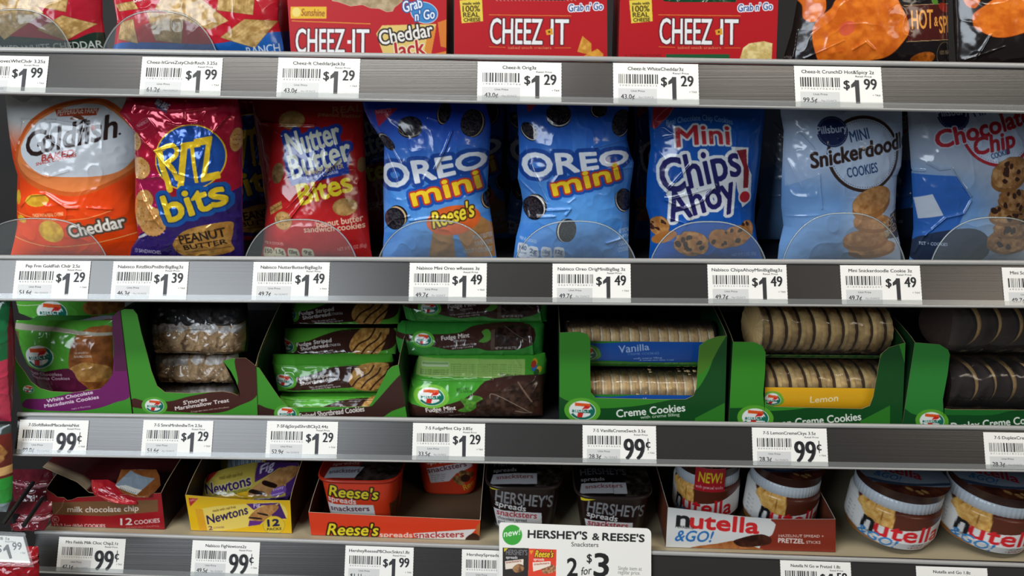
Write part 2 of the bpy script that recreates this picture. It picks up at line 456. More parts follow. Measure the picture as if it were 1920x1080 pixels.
def crease_field(px, py, creases):
    """raised or sunk folds: each (points, width px, height m)"""
    h = np.zeros(px.shape)
    for pts, wd, ht in creases:
        p = np.asarray(pts, float); best = np.full(px.shape, 1e9); sgn = np.zeros(px.shape)
        for a, b in zip(p[:-1], p[1:]):
            d = b - a; L2 = d @ d + 1e-9
            t = np.clip(((px - a[0]) * d[0] + (py - a[1]) * d[1]) / L2, 0, 1)
            dist = np.hypot(px - a[0] - t * d[0], py - a[1] - t * d[1])
            best = np.minimum(best, dist)
        h += 1.25 * ht * np.exp(-best / (wd * .85))
    return h
def pillow(name, art, rows, yb, yt, bulge, mt, creases=(), wr=(.0012, 26), seed=0, parent=None, back='#333333', pu=2.6, pv=3.0, dens=1.0, endflat=0.0, curve=None, at=None, horiz=False):
    """a filled film bag: front of print on a swelling grid, plain back. rows: (py, xl, xr); yb, yt: depth of its middle plane at bottom and top"""
    rows = sorted(rows); y0, y1 = rows[0][0], rows[-1][0]
    wpx = max(r[2] - r[1] for r in rows)
    nx, ny = int(wpx * dens) + 2, int((y1 - y0) * dens) + 2
    def surf(nx, ny, front):
        u = np.linspace(0, 1, nx)[None]; py = np.linspace(y0, y1, ny)[:, None]
        xl, xr = interp_rows(rows, py[:, 0]); px = xl[:, None] * (1 - u) + xr[:, None] * u; py = np.broadcast_to(py, px.shape)
        v = (py - y0) / (y1 - y0); U_ = 2 * u - 1; V = 2 * v - 1
        if curve is not None: py_ = py + curve(px, v)
        else: py_ = py
        if horiz: b = np.sqrt(np.maximum(1 - np.abs(V) ** pv, 0)) * np.clip(1 - np.abs(U_) ** pu, 0, 1) ** .6
        else: b = np.clip(1 - np.abs(U_) ** pu, 0, 1) ** .72 * np.clip(1 - np.abs(V) ** pv, 0, 1) ** .72
        b = np.broadcast_to(b, px.shape)
        ym = yt + (yb - yt) * v
        d = bulge * b
        if front:
            rg = np.random.default_rng(seed)
            st = wr[1] * nx / wpx
            n = value_noise((ny, nx), st, rg, 3) - .5
            rdg = 1 - 2 * np.abs(value_noise((ny, nx), st * 1.6, rg, 2) - .5) * 2
            d = d + (n * wr[0] * 2.0 + (rdg ** 3) * wr[0] * .8) * np.clip(b * 1.6 + .25, 0, 1)
            d = d + crease_field(px, py, creases)
            y = ym - d + .55 * bulge
        else:
            y = ym + d * .8 + .55 * bulge
        P = U(px, py_, ym)
        P = np.stack([P[..., 0], P[..., 1] + (y - ym), P[..., 2]], -1)
        return P, px, py
    g = Geo()
    P, px, py = surf(nx, ny, True)
    g.grid(P, art.get(px, py) if isinstance(art, Art) else art, 0)
    Pb, _, _ = surf(max(nx // 8, 8), max(ny // 8, 8), False)
    g.grid(Pb, back, 0, flip=True)
    if at is None and parent is None: at = (P[..., 0].mean(), P[..., 1].mean(), P[..., 2].min())
    return g.obj(name, mt, parent, at=at)
def panel(g, art, corners, dens=1.0, m=0, px4=None, flip=False):
    """a flat printed face from four 3-D corners tl, tr, br, bl; px4 = the same corners on the sheet"""
    c = [np.asarray(p, float) for p in corners]
    if px4 is None: px4 = [PX(p) for p in c]
    px4 = [np.asarray(p, float) for p in px4]
    wpx = max(np.hypot(*(px4[1] - px4[0])), np.hypot(*(px4[2] - px4[3]))); hpx = max(np.hypot(*(px4[3] - px4[0])), np.hypot(*(px4[2] - px4[1])))
    nx, ny = max(int(wpx * dens) + 1, 2), max(int(hpx * dens) + 1, 2)
    u = np.linspace(0, 1, nx)[None, :, None]; v = np.linspace(0, 1, ny)[:, None, None]
    bl = lambda q: (q[0] * (1 - u) + q[1] * u) * (1 - v) + (q[3] * (1 - u) + q[2] * u) * v
    P = bl(c); S = bl(px4)
    g.grid(P, art.get(S[..., 0], S[..., 1]) if isinstance(art, Art) else np.broadcast_to(hx(art), P.shape), m, flip=flip)
    return g
def ruled(g, art, top, bot, y, m=0, dens=1.0, thick=.0007, rim='#a8946c', rim_m=0):
    """an upright card face between a cut upper edge and a lower edge (both px lists of equal param), lying on depth y (number or f(px,py)); gives it a back and a raw rim"""
    top = np.asarray(top, float); bot = np.asarray(bot, float)
    s = np.concatenate([[0], np.cumsum(np.hypot(*np.diff(top, axis=0).T))]); n = int(s[-1] * dens) + 2
    q = np.linspace(0, s[-1], n); T = np.stack([np.interp(q, s, top[:, i]) for i in (0, 1)], 1)
    B = np.stack([np.interp(q, s, bot[:, i]) for i in (0, 1)], 1)
    ny = int(np.abs(B[:, 1] - T[:, 1]).max() * dens) + 2
    v = np.linspace(0, 1, ny)[:, None, None]
    S = T[None] * (1 - v) + B[None] * v
    yy = y(S[..., 0], S[..., 1]) if callable(y) else np.full(S.shape[:2], float(y))
    P = U(S[..., 0], S[..., 1], yy)
    g.grid(P, art.get(S[..., 0], S[..., 1]), m)
    Pb = P[::max(ny // 6, 1)] + np.array([0, thick, 0])
    if (ny - 1) % max(ny // 6, 1): Pb = np.concatenate([Pb, P[-1:] + np.array([0, thick, 0])])
    g.grid(Pb, '#8d7d63', m, flip=True)
    g.grid(np.stack([P[0] + np.array([0, thick, 0]), P[0]]), rim, rim_m)
    return P
def lathe(prof, seg=64, a0=0, a1=2 * np.pi):
    """rings of (r, z) round the z axis; angle 0 faces the aisle (-y)"""
    an = np.linspace(a0, a1, seg, endpoint=(a1 - a0) < 6.28)
    p = np.asarray(prof, float)
    return np.stack([p[:, :1] * np.sin(an)[None], -p[:, :1] * np.cos(an)[None], np.broadcast_to(p[:, 1:], (len(p), seg))], -1), an
def copy_tree(o, loc, label=None):
    c = o.copy(); COL.objects.link(c); c.location = [float(v) for v in loc]
    if label: c['label'] = label
    for ch in list(o.children):
        d = ch.copy(); COL.objects.link(d); d.parent = c
        for g_ in list(ch.children):
            e = g_.copy(); COL.objects.link(e); e.parent = d
    return c
# ------------------------------------------------------------------ the setting
XL, XR = -0.585, 0.80
YBACK = 0.40
FLOOR_Z = -0.95
g = Geo().box(-3.2, 3.2, -3.2, 0.9, FLOOR_Z - .02, FLOOR_Z)
o = g.obj('floor', mat('floor_tile', '#8a847a', .35, mottle=.15, bscale=6), shade=False); tag(o, kind='structure')
g = Geo().box(-2.0, 2.0, YBACK + .012, YBACK + .03, FLOOR_Z, 0.9)
o = g.obj('wall_back', BACK, shade=False); tag(o, kind='structure')

def rail_pt(k, x, s, t):
    """a point of rail k: x along it, s down its face from the top of the tags, t out of its face"""
    return np.array([x, SY[k] + KY[k] * x, SZ[k] + KZ[k] * x]) + D * s + NRM * t
def rail_hit(k, px, py):
    """where the ray of a frame pixel meets rail k's face; returns x, s"""
    d = (px - 960) / FPX * CR[:, 0] + CR[:, 1] + (540 - py) / FPX * CR[:, 2]
    e = np.array([1, KY[k], KZ[k]]); o_ = np.array([0, SY[k], SZ[k]])
    A = np.stack([e, D, -d], 1); r = np.linalg.solve(A, CAM - o_)
    return r[0], r[1]
def sweep(prof, k, x0, x1, n=2):
    """a closed (s,t) profile swept along rail k"""
    xs = np.linspace(x0, x1, n)
    return np.array([[rail_pt(k, x, s, t) for (s, t) in prof] for x in xs])
SHELF_LABEL = ('topmost shelf in view, under the red cracker boxes', 'second shelf from the top, under the row of tall cookie bags',
               'third shelf from the top, under the green cookie cartons', 'lowest shelf, under the chocolate spread jars and snack cups')
LEFT = (-0.68, -0.62, U(33, 815, SY[2])[0], U(71, 1035, SY[3])[0])
DZ = (-.013, -.013, -.011, -.004)                # how far each deck lies below the top of its tags
for k in range(4):
    x0, x1 = LEFT[k], XR
    th = thing('store_shelf', rail_pt(k, 0, .03, -.01), 'long grey metal ' + SHELF_LABEL[k], 'shelf', 'gondola shelves with price rails')
    # deck, front edge just under the rail's upper bead
    g = Geo()
    zt = DZ[k]
    for (za, zb, m) in ((zt, zt - .003, 0), (zt - .003, zt - .006, 1)):
        a = [rail_pt(k, x, 0, 0) + np.array([0, .0035, 0]) for x in (x0, x1)]
        c = []
        for (yy) in (0, 1):
            for x, p, zz in ((x0, a[0], zb), (x1, a[1], zb), (x1, a[1], za), (x0, a[0], za)):
                c.append((x, p[1] if yy == 0 else YBACK + .01, p[2] + zz + (.0 if yy == 0 else 0)))
        g.hexa(c, m=m)
    if k == 3: g.hexa([(x, yy, a[j][2] + zt + zz) for yy in (.0025, .0135) for (x, j, zz) in ((x0, 0, -.002), (x1, 1, -.002), (x1, 1, .0004), (x0, 0, .0004))], m=1)  # dark strip laid on the deck, painting in the shaded gap behind the bead
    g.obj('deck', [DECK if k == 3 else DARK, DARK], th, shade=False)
    pr = [(-.0008, 0), (.0415, 0), (.0415, -.0022), (-.0008, -.0022)]
    g = Geo(); P = sweep(pr, k, x0, x1, 3); g.grid(P, m=0, close_u=True); g.ngon(P[0]); g.ngon(P[-1][::-1])
    ch = g.obj('price_channel', RAIL, th, shade=False)
    a = np.linspace(0, 2 * np.pi, 12, endpoint=False)
    pr = [(-.0032 + .0026 * math.cos(t), .0010 + .0022 * math.sin(t)) for t in a]
    g = Geo(); P = sweep(pr, k, x0, x1, 3); g.grid(P, m=0, close_u=True); g.ngon(P[0]); g.ngon(P[-1][::-1])
    g.obj('top_bead', BEAD, th)
    pr = [(.0418 + .0012 * math.cos(t), .0008 + .0020 * math.sin(t)) for t in a]
    g = Geo(); P = sweep(pr, k, x0, x1, 3); g.grid(P, m=0, close_u=True); g.ngon(P[0]); g.ngon(P[-1][::-1])
    g.obj('bottom_bead', BEAD, th)
    pr = [(.0352, .0016), (.0410, .0016), (.0410, .0020), (.0352, .0020)]
    g = Geo(); P = sweep(pr, k, x0, x1, 3); g.grid(P, m=0, close_u=True)
    g.obj('clear_lip', CLIP, th, shade=False)
def deck_z(k, x): return SZ[k] + KZ[k] * x + DZ[k]
def deck_py(k, px, y, lift=.0008):
    """frame row where the deck of shelf k meets the plane Y = y under a frame column"""
    py = 600.0
    for _ in range(6):
        p = U(px, py, y); q = p.copy(); q[2] = deck_z(k, p[0]) + lift
        py += PX(q)[1] - PX(p)[1]
    return float(py)
def carton(k, art, top, botx, y, depth, back_top, label, cat, inner='#2a3a20', outer='#1f5a26', grp=None, name='cookie_carton', sides=(1, 1), rim='#a8946c', fronttilt=0.0, mt=None, sidepy=None):
    """an open display carton: cut front, two side walls rising to the back, floor. top: px contour, botx: columns along the bottom"""
    bot = [(bx, deck_py(k, bx, y)) for bx in botx]
    PL, PR = U(*bot[0], y), U(*bot[-1], y); TL, TR = U(*top[0], y), U(*top[-1], y)
    th = thing(name, (PL + PR) / 2, label, cat, grp)
    g = Geo(); ruled(g, art, top, bot, y, rim=rim); g.obj('front_panel', mt or CARD, th)
    for P, Tq, on, sg in ((PL, TL, sides[0], 1), (PR, TR, sides[1], -1)):
        if not on: continue
        g = Geo(); zb = deck_z(k, P[0]) + .0008; x = P[0]; dx = Tq[0] - P[0]
        f = [(x, y + .0009, zb), (x + dx, y + .0009, Tq[2])]
        b = [(x, y + depth, zb), (x + dx * .6, y + depth, zb + back_top)]
        n = 14; v = np.linspace(0, 1, n)
        lo = np.array([np.array(f[0]) * (1 - t) + np.array(b[0]) * t for t in v])
        hi = np.array([np.array(f[1]) * (1 - t) + np.array(b[1]) * t for t in v])
        hi[:, 2] = f[1][2] + (b[1][2] - f[1][2]) * v ** .7
        t_ = np.array([.0007 * sg, 0, 0])
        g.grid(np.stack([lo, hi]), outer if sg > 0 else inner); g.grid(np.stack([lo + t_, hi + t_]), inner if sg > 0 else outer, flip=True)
        g.grid(np.stack([hi, hi + t_]), rim)
        g.obj('side_panel', mt or CARD, th, shade=False)
    g = Geo(); za, zb = deck_z(k, PL[0]) + .0008, deck_z(k, PR[0]) + .0008
    g.hexa([(PL[0] + .001, y + .001, za), (PR[0] - .001, y + .001, zb), (PR[0] - .001, y + .001, zb + .0006), (PL[0] + .001, y + .001, za + .0006),
            (PL[0] + .001, y + depth, za), (PR[0] - .001, y + depth, zb), (PR[0] - .001, y + depth, zb + .0006), (PL[0] + .001, y + depth, za + .0006)], '#6a5a44')
    g.obj('floor_panel', mt or CARD, th, shade=False)
    return th
def pack(art, rows, label, yb, yt, bulge=.012, name='cookie_pack', cat='cookie pack', grp=None, creases=(), seed=0, mt=None, wr=(.0009, 22), **k):
    r = rows[-1]; kk = 2 if r[0] < 850 else 3
    rows = list(rows[:-1]) + [(min(r[0], min(deck_py(kk, x, yb, .0022) for x in r[1:])),) + tuple(r[1:])]
    o = pillow(name, art, rows, yb, yt, bulge, mt or FILM, creases, wr, seed, horiz=True, pu=8, pv=2.2, **k)
    return tag(o, label, cat, grp)
_disc = {}
def cookie_mesh(kind):
    """a sandwich biscuit, its axis along x"""
    if kind in _disc: return _disc[kind]
    wa, wb, cr_, r, t = kind
    g = Geo(); gf = Geo()
    def disc(x0, x1, r, c, teeth=0, g=g):
        xs = [x0, x0, x0 + .0006, x1 - .0006, x1, x1]; rs = [0, r * .97, r, r, r * .97, 0]
        an = np.linspace(0, 2 * np.pi, 72, endpoint=False)
        rr = np.array(rs)[:, None] * (1 + teeth * np.sin(an * 18))[None]
        P = np.stack([np.broadcast_to(np.array(xs)[:, None], rr.shape), rr * np.cos(an), rr * np.sin(an)], -1)
        C = np.broadcast_to(hx(c), P.shape).copy(); C *= (1 + np.random.default_rng(3).normal(0, .04, P.shape[:2]))[..., None]
        g.grid(P, C, close_u=True)
    tz = 0 if wa != wb and t > .0175 and wa[1] == '3' else .018
    disc(-t / 2, -t * .12, r, wa, tz); disc(-t * .14, t * .14, r * .93, cr_, g=gf); disc(t * .12, t / 2, r, wb, tz)
    m_ = mat('biscuit', rough=.75, attr=True, bump=.3, bscale=500)
    _disc[kind] = (g.mesh('cookie', m_), gf.mesh('filling', m_))
    return _disc[kind]
def roll_pack(xc0, xc1, yc, zc, n, kind, label, bands, turn=-12, grp=None, cat='cookie pack', name='cookie_pack', seed=0, R=None):
    """a see-through pack: a row of sandwich biscuits under clear film with printed bands. bands: (a0, a1, art, art box) angles up from the aisle side"""
    th = thing(name, ((xc0 + xc1) / 2, yc, zc), label, cat, grp)
    c = np.array(th.location); rg = random.Random(seed); r = kind[3]
    me, mf = cookie_mesh(kind)
    for i in range(n):
        x = xc0 + (xc1 - xc0) * (i + .5) / n
        o = link('cookie', me, th); link('filling', mf, o); o.location = (x - c[0], rg.uniform(-.0006, .0006), rg.uniform(-.0006, .0006)); o.rotation_euler = (rg.uniform(0, 6), 0, rad(turn + rg.uniform(-3, 3)))
        o.rotation_mode = 'XYZ'
    R = R or r * (1.07 if turn < 10 else 1.12)
    def sheet(a0, a1, rr, nx, na, bump=0.0, x0=xc0 - .003, x1=xc1 + .003):
        a = np.radians(np.linspace(a1, a0, na))[:, None]; x = np.linspace(x0, x1, nx)[None]
        rad_ = rr + bump * (value_noise((na, nx), max(nx / 9, 3), np.random.default_rng(seed), 3) - .5)
        sq = lambda v: np.sign(v) * np.abs(v) ** .8
        return np.stack([np.broadcast_to(x, rad_.shape), yc - rad_ * sq(np.cos(a)), zc + rad_ * sq(np.sin(a))], -1)
    for (a0, a1, art, (bx0, by0, bx1, by1)) in bands:
        nx, na = int(bx1 - bx0) + 2, int(by1 - by0) + 2
        P = sheet(a0, a1, R + .0008, nx, na)
        if isinstance(art, Art):
            qx, qy = np.meshgrid(np.linspace(bx0, bx1, nx), np.linspace(by0, by1, na)); C = art.get(qx, qy)
        else: C = np.broadcast_to(hx(art), P.shape)
        g = Geo(); g.grid(P, C); g.grid(P[::2, ::2] + np.array([0, .0006, 0]), '#556655', flip=True); g.obj('printed_band', FILM, th)
    g = Geo(); g.grid(sheet(-60, 120, R - .0008, 60, 30, .0030)); g.obj('clear_film', WRAP, th)
    return th
# ------------------------------------------------------------------ second shelf: tall film bags
def cr(ox, oy, k):
    """reads positions off an enlarged view of the frame"""
    def T(*p):
        if len(p) == 2 and np.isscalar(p[0]): return (ox + p[0] / k, oy + p[1] / k)
        return [(ox + a / k, oy + b / k) for a, b in p[0]]
    T.k = k
    return T
BAG_OBJ = []
def bag(art, rows, label, creases=(), yb=.020, yt=.038, bulge=.022, mt=None, seed=0, wr=(.0009, 28), name='snack_bag', grp='bags of small biscuits on the second shelf', back='#444444', dens=1.05, k_=1, **k):
    if k_ == 1: yb, yt = yb + .010, yt + .010
    rows = list(rows); r = rows[-1]; rows[-1] = (max(deck_py(k_, x, yb) for x in (r[1], r[2])) - 1.2, r[1], r[2]); rows[-1] = (min(deck_py(k_, x, yb) for x in (r[1], r[2])), r[1], r[2])
    if k_ > 0:
        lim = max(deck_py(k_ - 1, x, yt + .02, -.0068) for x in (rows[0][1], rows[0][2]))
        rows[0] = (max(rows[0][0], lim),) + tuple(rows[0][1:]); rows = [rows[0]] + [q for q in rows[1:] if q[0] > rows[0][0] + 2]
    o = pillow(name, art, rows, yb, yt, bulge, mt or FILM, creases, wr, seed, back=back, dens=dens, **k)
    BAG_OBJ.append(o)
    return tag(o, label, 'snack bag', grp)

# -- orange and white cracker bag
T = cr(0, 180, 3.484); A = Art(-12, 150, 275, 500, '#ee4a16', seed=3)
X, Y = A.xy()
g_ = np.clip((Y - 225 - .12 * (X - 20)) / 62, 0, 1); A.mix(1 - g_ ** 1.2, '#d9dad8')
A.noise(40, .03)
A.poly(smooth(T([(90, 440), (170, 215), (310, 85), (500, 25), (720, 40), (900, 250), (880, 480), (560, 640), (250, 590)]), 8), '#d5632a')
A.poly(smooth(T([(118, 440), (200, 215), (330, 105), (500, 42), (700, 60), (880, 260), (860, 470), (550, 615), (270, 560)]), 8), '#f08a4c')
A.poly(smooth(T([(150, 370), (215, 220), (345, 115), (510, 55), (690, 72), (850, 230), (870, 380), (760, 500), (470, 520), (270, 490)]), 8), '#e2e6ea')
A.poly(T([(370, 85), (650, 78), (640, 125), (395, 132)]), '#b5482a')
A.text('PEPPERIDGE FARM', T(395, 128), T(640, 112), 36 / T.k, '#f0e4d8', bold=.3, arc=2)
A.poly(smooth(T([(480, 150), (500, 128), (540, 126), (570, 150)]), 6), '#8a5236')
for y in (150, 170): A.text('NATURAL FLAVORS', T(285, y + 10), T(395, y + 4), 11 / T.k, '#8f9297')
A.text('oldfish', T(300, 365), T(765, 268), 150 / T.k, '#33211c', bold=2.1, shear=.22)
A.text('G', T(188, 396), T(325, 372), 158 / T.k, '#33211c', bold=1.6, shear=.22)
A.poly(smooth(T([(612, 205), (622, 185), (640, 200), (634, 218), (618, 218)]), 5), '#c33a28')
A.ell(*T(782, 248), 2, 2, 0, '#33211c')
A.text('BAKED', T(303, 420), T(513, 382), 40 / T.k, '#c9433c', bold=.9, shear=.3)
A.text('SNACK CRACKERS', T(262, 450), T(530, 388), 18 / T.k, '#c9433c', bold=.35, shear=.3)
fishy = A.tex('#f0c23c', '#d39a2a', 10)
for (x, y, a, b, r) in ((265, 675, 85, 42, -5), (105, 665, 28, 48, 0), (135, 805, 40, 24, 20), (350, 880, 85, 72, 20)):
    A.ell(*T(x, y), a / T.k, b / T.k, r, fishy)
A.stroke(smooth(T([(80, 760), (300, 800), (560, 795), (740, 745)]), 8, False), 1.4, '#f6a25a')
A.stroke(smooth(T([(60, 930), (330, 985), (600, 965), (870, 905)]), 8, False), 1.6, '#f6b06a')
A.text('MADE WITH REAL CHEESE', T(232, 785), T(445, 770), 22 / T.k, '#f7cf9a', bold=.3, arc=-1)
A.text('Cheddar', T(476, 920), T(812, 858), 78 / T.k, '#f4f0e6', bold=1.5, out=[(4.2, '#5c4a3c')])
bag(A, [(164, -6, 246), (237, 2, 250), (300, 11, 252), (330, 20, 252), (381, 19, 248), (424, 20, 248), (455, 14, 252), (488, 6, 243)],
    'orange and white film bag of cheddar crackers, first on the second shelf',
    creases=[(T([(150, 155), (350, 150), (520, 180), (600, 120)]), 2.2, .0012), (T([(150, 160), (120, 330)]), 2, .0014), (T([(40, 270), (100, 360)]), 2, .001),
             (T([(140, 720), (230, 640), (330, 630), (470, 720), (540, 720)]), 3, .0016), (T([(470, 720), (460, 790)]), 4, .0014),
             (T([(160, 440), (230, 480), (350, 520), (480, 480)]), 3, .0012), (T([(600, 720), (740, 735)]), 2.5, .001)], seed=11, yb=.034, yt=.056)

# -- red and purple bits bag
T = cr(210, 180, 3.484); A = Art(195, 150, 470, 500, '#a81230', seed=4)
X, Y = A.xy()
A.noise(14, .05, (1, .5, .5))
A.poly(T([(120, 560), (260, 470), (380, 520), (380, 800), (140, 960)]), '#a81a58', .75)
A.poly(T([(0, 1080), (60, 960), (380, 810), (850, 590), (950, 640), (950, 1080)]), '#33206c')
A.poly(T([(140, 935), (200, 905), (395, 800), (400, 822), (200, 925), (146, 945)]), '#e8e4ea')
A.poly(T([(280, 20), (380, 50), (370, 110), (300, 70)]), '#5a4a66'); A.text('BIG BAG', T(285, 50), T(375, 90), 34 / T.k, '#e8e0e0', bold=.6)
A.poly(smooth(T([(155, 200), (215, 150), (265, 150), (250, 190), (190, 220)]), 6), None, line=.6, lc='#c88890')
A.text('NABISCO', T(170, 208), T(255, 165), 20 / T.k, '#d9a8ae', bold=.2)
A.cracker(*T(150, 300), 12, 17, 10); A.cracker(*T(800, 290), 9, 22, 5)
A.cracker(*T(190, 470), 22, 20, 20); A.cracker(*T(235, 670), 15, 17, 0); A.cracker(*T(270, 815), 30, 28, 10, base='#eab06a'); A.cracker(*T(195, 735), 20, 35, 12)
A.ell(*T(530, 395), 62, 59, -10, '#1f4c9e', line=2.2, lc='#f0c62e')
yl = '#f3cb2c'
A.poly(smooth(T([(300, 350), (380, 310), (440, 310), (480, 370), (450, 420), (480, 520), (420, 610), (370, 560), (350, 450)]), 5), '#f3cb2c', .0)
def rw(q):
    return q
for q_, w_ in (([(335, 355), (350, 420), (380, 520), (408, 600)], 12), ([(335, 352), (385, 322), (432, 320), (452, 352), (432, 395), (370, 440)], 9), ([(395, 425), (425, 470), (452, 530)], 9.5)): A.stroke(smooth(T(q_), 6, False), w_, yl)
A.poly(T([(482, 300), (522, 294), (512, 420), (496, 585), (454, 592), (468, 430)]), yl)
A.text('T', T(528, 562), T(628, 548), 262 / T.k, yl, bold=1.8)
A.text('Z', T(610, 548), T(715, 528), 270 / T.k, yl, bold=3.2)
A.poly(T([(300, 345), (345, 325), (350, 365), (322, 400)]), yl)
A.text('bits', T(395, 815), T(765, 695), 170 / T.k, '#eecb2a', bold=3.4, out=[(11, '#1b5bab')])
A.text('bits', T(395, 815), T(765, 695), 170 / T.k, '#eecb2a', bold=3.4, out=[(4.6, '#17407e')])
A.poly(smooth(T([(420, 940), (520, 860), (760, 820), (785, 880), (770, 960), (780, 1020), (640, 1050), (470, 1045), (415, 1000)]), 8), A.tex('#cf9c50', '#b07a34', 12))
A.text('PEANUT', T(462, 962), T(748, 915), 58 / T.k, '#2a1c14', bold=1.1, shear=-.05)
A.text('BUTTER', T(480, 1005), T(752, 966), 32 / T.k, '#2a1c14', bold=.6, shear=-.05)
A.stroke(T([(435, 910), (740, 865)]), 1, '#5a3c20'); A.stroke(T([(480, 1022), (770, 990)]), 1, '#5a3c20')
A.text('13 SANDWICHES', T(130, 1030), T(320, 1035), 24 / T.k, '#e6dfee', bold=.2)
bag(A, [(160, 232, 437), (190, 225, 438), (213, 214, 443), (232, 230, 446), (249, 241, 447), (323, 243, 447), (398, 243, 447), (450, 249, 449), (470, 236, 450), (489, 231, 450)],
    'shiny red and purple foil bag with a blue oval and round crackers', mt=FOIL, seed=5, wr=(.0014, 24), yb=.004, yt=.008,
    creases=[(T([(20, 120), (130, 220), (300, 350), (430, 490)]), 1.6, .0015), (T([(380, 170), (470, 190), (600, 165)]), 2.5, .0022), (T([(750, 130), (665, 250)]), 2, .0018),
             (T([(440, 490), (560, 530)]), 2, .001), (T([(160, 530), (230, 680), (340, 850)]), 3, .0022), (T([(300, 350), (480, 310)]), 3, .0015), (T([(620, 340), (580, 480)]), 2, .001),
             (T([(180, 60), (420, 90), (680, 70)]), 4, .0025), (T([(220, 530), (340, 515)]), 2.5, .0016), (T([(480, 40), (490, 150)]), 3, -.0018)])

# -- dark red peanut butter cookie bag
T = cr(455, 190, 3.484); A = Art(450, 150, 710, 500, '#9c1a1c', seed=5)
X, Y = A.xy()
A.mix(np.exp(-((X - 540) ** 2 + (Y - 392) ** 2) / 90 ** 2) * .55, '#d8282c'); A.noise(50, .02)
A.text('REAL', T(590, 80), T(770, 70), 42 / T.k, '#a87c4c', bold=.6); A.text('peanut butter', T(500, 92), T(768, 112), 24 / T.k, '#a87c4c', bold=.5)
pn = dict(base='#c49a5e', dark='#96703c')
A.cracker(*T(330, 120), 24, 16, 0, holes=False, **pn); A.ell(*T(240, 465), 12, 20, 15, A.tex('#8a6a44', '#63482c', 6)); A.ell(*T(770, 420), 7, 14, 0, '#7a5c3c')
bl = '#223a94'
A.text('Nutter', T(330, 355), T(655, 265), 150 / T.k, '#d9dcc8', bold=2.0, out=[(7.5, bl)], shear=-.02)
A.text('Butter', T(345, 500), T(720, 375), 150 / T.k, '#d9dcc8', bold=2.0, out=[(7.5, bl)], shear=.06)
A.poly(T([(330, 480), (690, 400), (705, 470), (330, 545)]), bl)
A.text('Nutter', T(330, 355), T(655, 265), 150 / T.k, '#d9dcc8', bold=2.0, shear=-.02)
A.text('Butter', T(345, 500), T(720, 375), 150 / T.k, '#d9dcc8', bold=2.0, shear=.06)
A.text('PEANUT BUTTER', T(430, 478), T(668, 432), 30 / T.k, '#c8a878', bold=.5); A.text("Lover's Cookie", T(435, 505), T(635, 462), 24 / T.k, '#d0d4e0', bold=.3); A.text('THE', T(392, 500), T(425, 494), 18 / T.k, '#d0d4e0')
A.text('Bites', T(400, 665), T(722, 580), 130 / T.k, '#ecd52c', bold=2.8)
A.cracker(*T(272, 775), 17, 17, 0, **pn); A.poly(T([(172, 695), (262, 645), (270, 690), (180, 745)]), A.tex('#d4a05c', '#a0703a', 5))
A.stroke(T([(178, 722), (266, 668)]), 1.2, '#7a4a22'); A.cracker(*T(675, 685), 21, 16, 0, holes=False, **pn)
A.text('peanut butter', T(498, 815), T(782, 785), 42 / T.k, '#dcbca0', bold=.7); A.text('sandwich cookies', T(412, 850), T(792, 832), 40 / T.k, '#dcbca0', bold=.7)
A.text('PER 8 COOKIES', T(130, 942), T(265, 942), 18 / T.k, '#d8b8a8', bold=.2)
for i, (x, s_) in enumerate(((120, '150'), (198, '1.5g'), (290, '120mg'), (385, '9g'))):
    A.poly(smooth(T([(x, 1030), (x, 975), (x + 15, 962), (x + 60, 968), (x + 72, 985), (x + 70, 1030)]), 3), '#c9c2a4'); A.text(s_, T(x + 10, 1005), T(x + 60, 1005), 28 / T.k, '#3a3028', bold=.5)
A.text('NET WT 3 OZ (85g)', T(620, 985), T(800, 962), 24 / T.k, '#c08a84', bold=.3)
bag(A, [(168, 462, 676), (233, 470, 678), (333, 484, 682), (391, 492, 685), (463, 486, 690), (490, 482, 694)],
    'dark red film bag of peanut butter sandwich cookies with yellow lettering', seed=8, yb=.032, yt=.085,
    creases=[(T([(115, 138), (300, 145), (480, 148)]), 1.8, .0018), (T([(640, 370), (500, 530), (330, 750)]), 2.0, .0022), (T([(430, 560), (300, 690)]), 4, .0015), (T([(225, 190), (260, 215)]), 1.5, .001)])

# -- blue mini cookie bag with an orange oval
def blue_bg(A, cx, cy, top='#1c3f9e'):
    X, Y = A.xy()
    t = np.clip((Y - 200) / 120, 0, 1); A.mix(t, '#3f7fd0')
    an = np.arctan2(Y - cy, X - cx); rr = np.hypot(X - cx, Y - cy)
    ray = (np.sin(an * 15) > .15) * np.clip(rr / 60 - .6, 0, 1) * np.clip(1.5 - rr / 130, 0, 1)
    A.mix(ray * .30, '#7fb2ea'); A.mix(np.exp(-(rr / 75) ** 2) * .55, '#6fb0ea')
def oreo_word(A, w0, w1, c0, c1, m0, m1, mc):
    A.text('OREO', w0, w1, c0, '#e3e7ee', bold=3.0, out=[(9, '#1d4696')], cap2=c1)
    A.text('mini', m0, m1, mc, '#f0c92a', bold=2.6, out=[(9, '#1d4fa6'), (4.4, '#b8372a')])
    A.text('OREO', w0, w1, c0, '#e3e7ee', bold=3.0, cap2=c1)
    A.text('mini', m0, m1, mc, '#f0c92a', bold=2.2)
T = cr(670, 190, 3.485); A = Art(655, 150, 950, 500, '#1b34a0', seed=6)
blue_bg(A, 815, 420)
A.poly(T([(105, 60), (270, 42), (135, 170)]), '#a61f3c'); A.text('NABISCO', T(120, 85), T(225, 70), 26 / T.k, '#d89aa8', bold=.2)
A.sandwich(*T(350, 155), 23, 17, 0, side=(0, 6), cream='#8a7a66'); A.sandwich(*T(575, 70), 11, 19, 5, side=(-4, 4), cream='#b09a80'); A.sandwich(*T(745, 140), 19, 25, 10, side=(6, 2), cream='#b09a80')
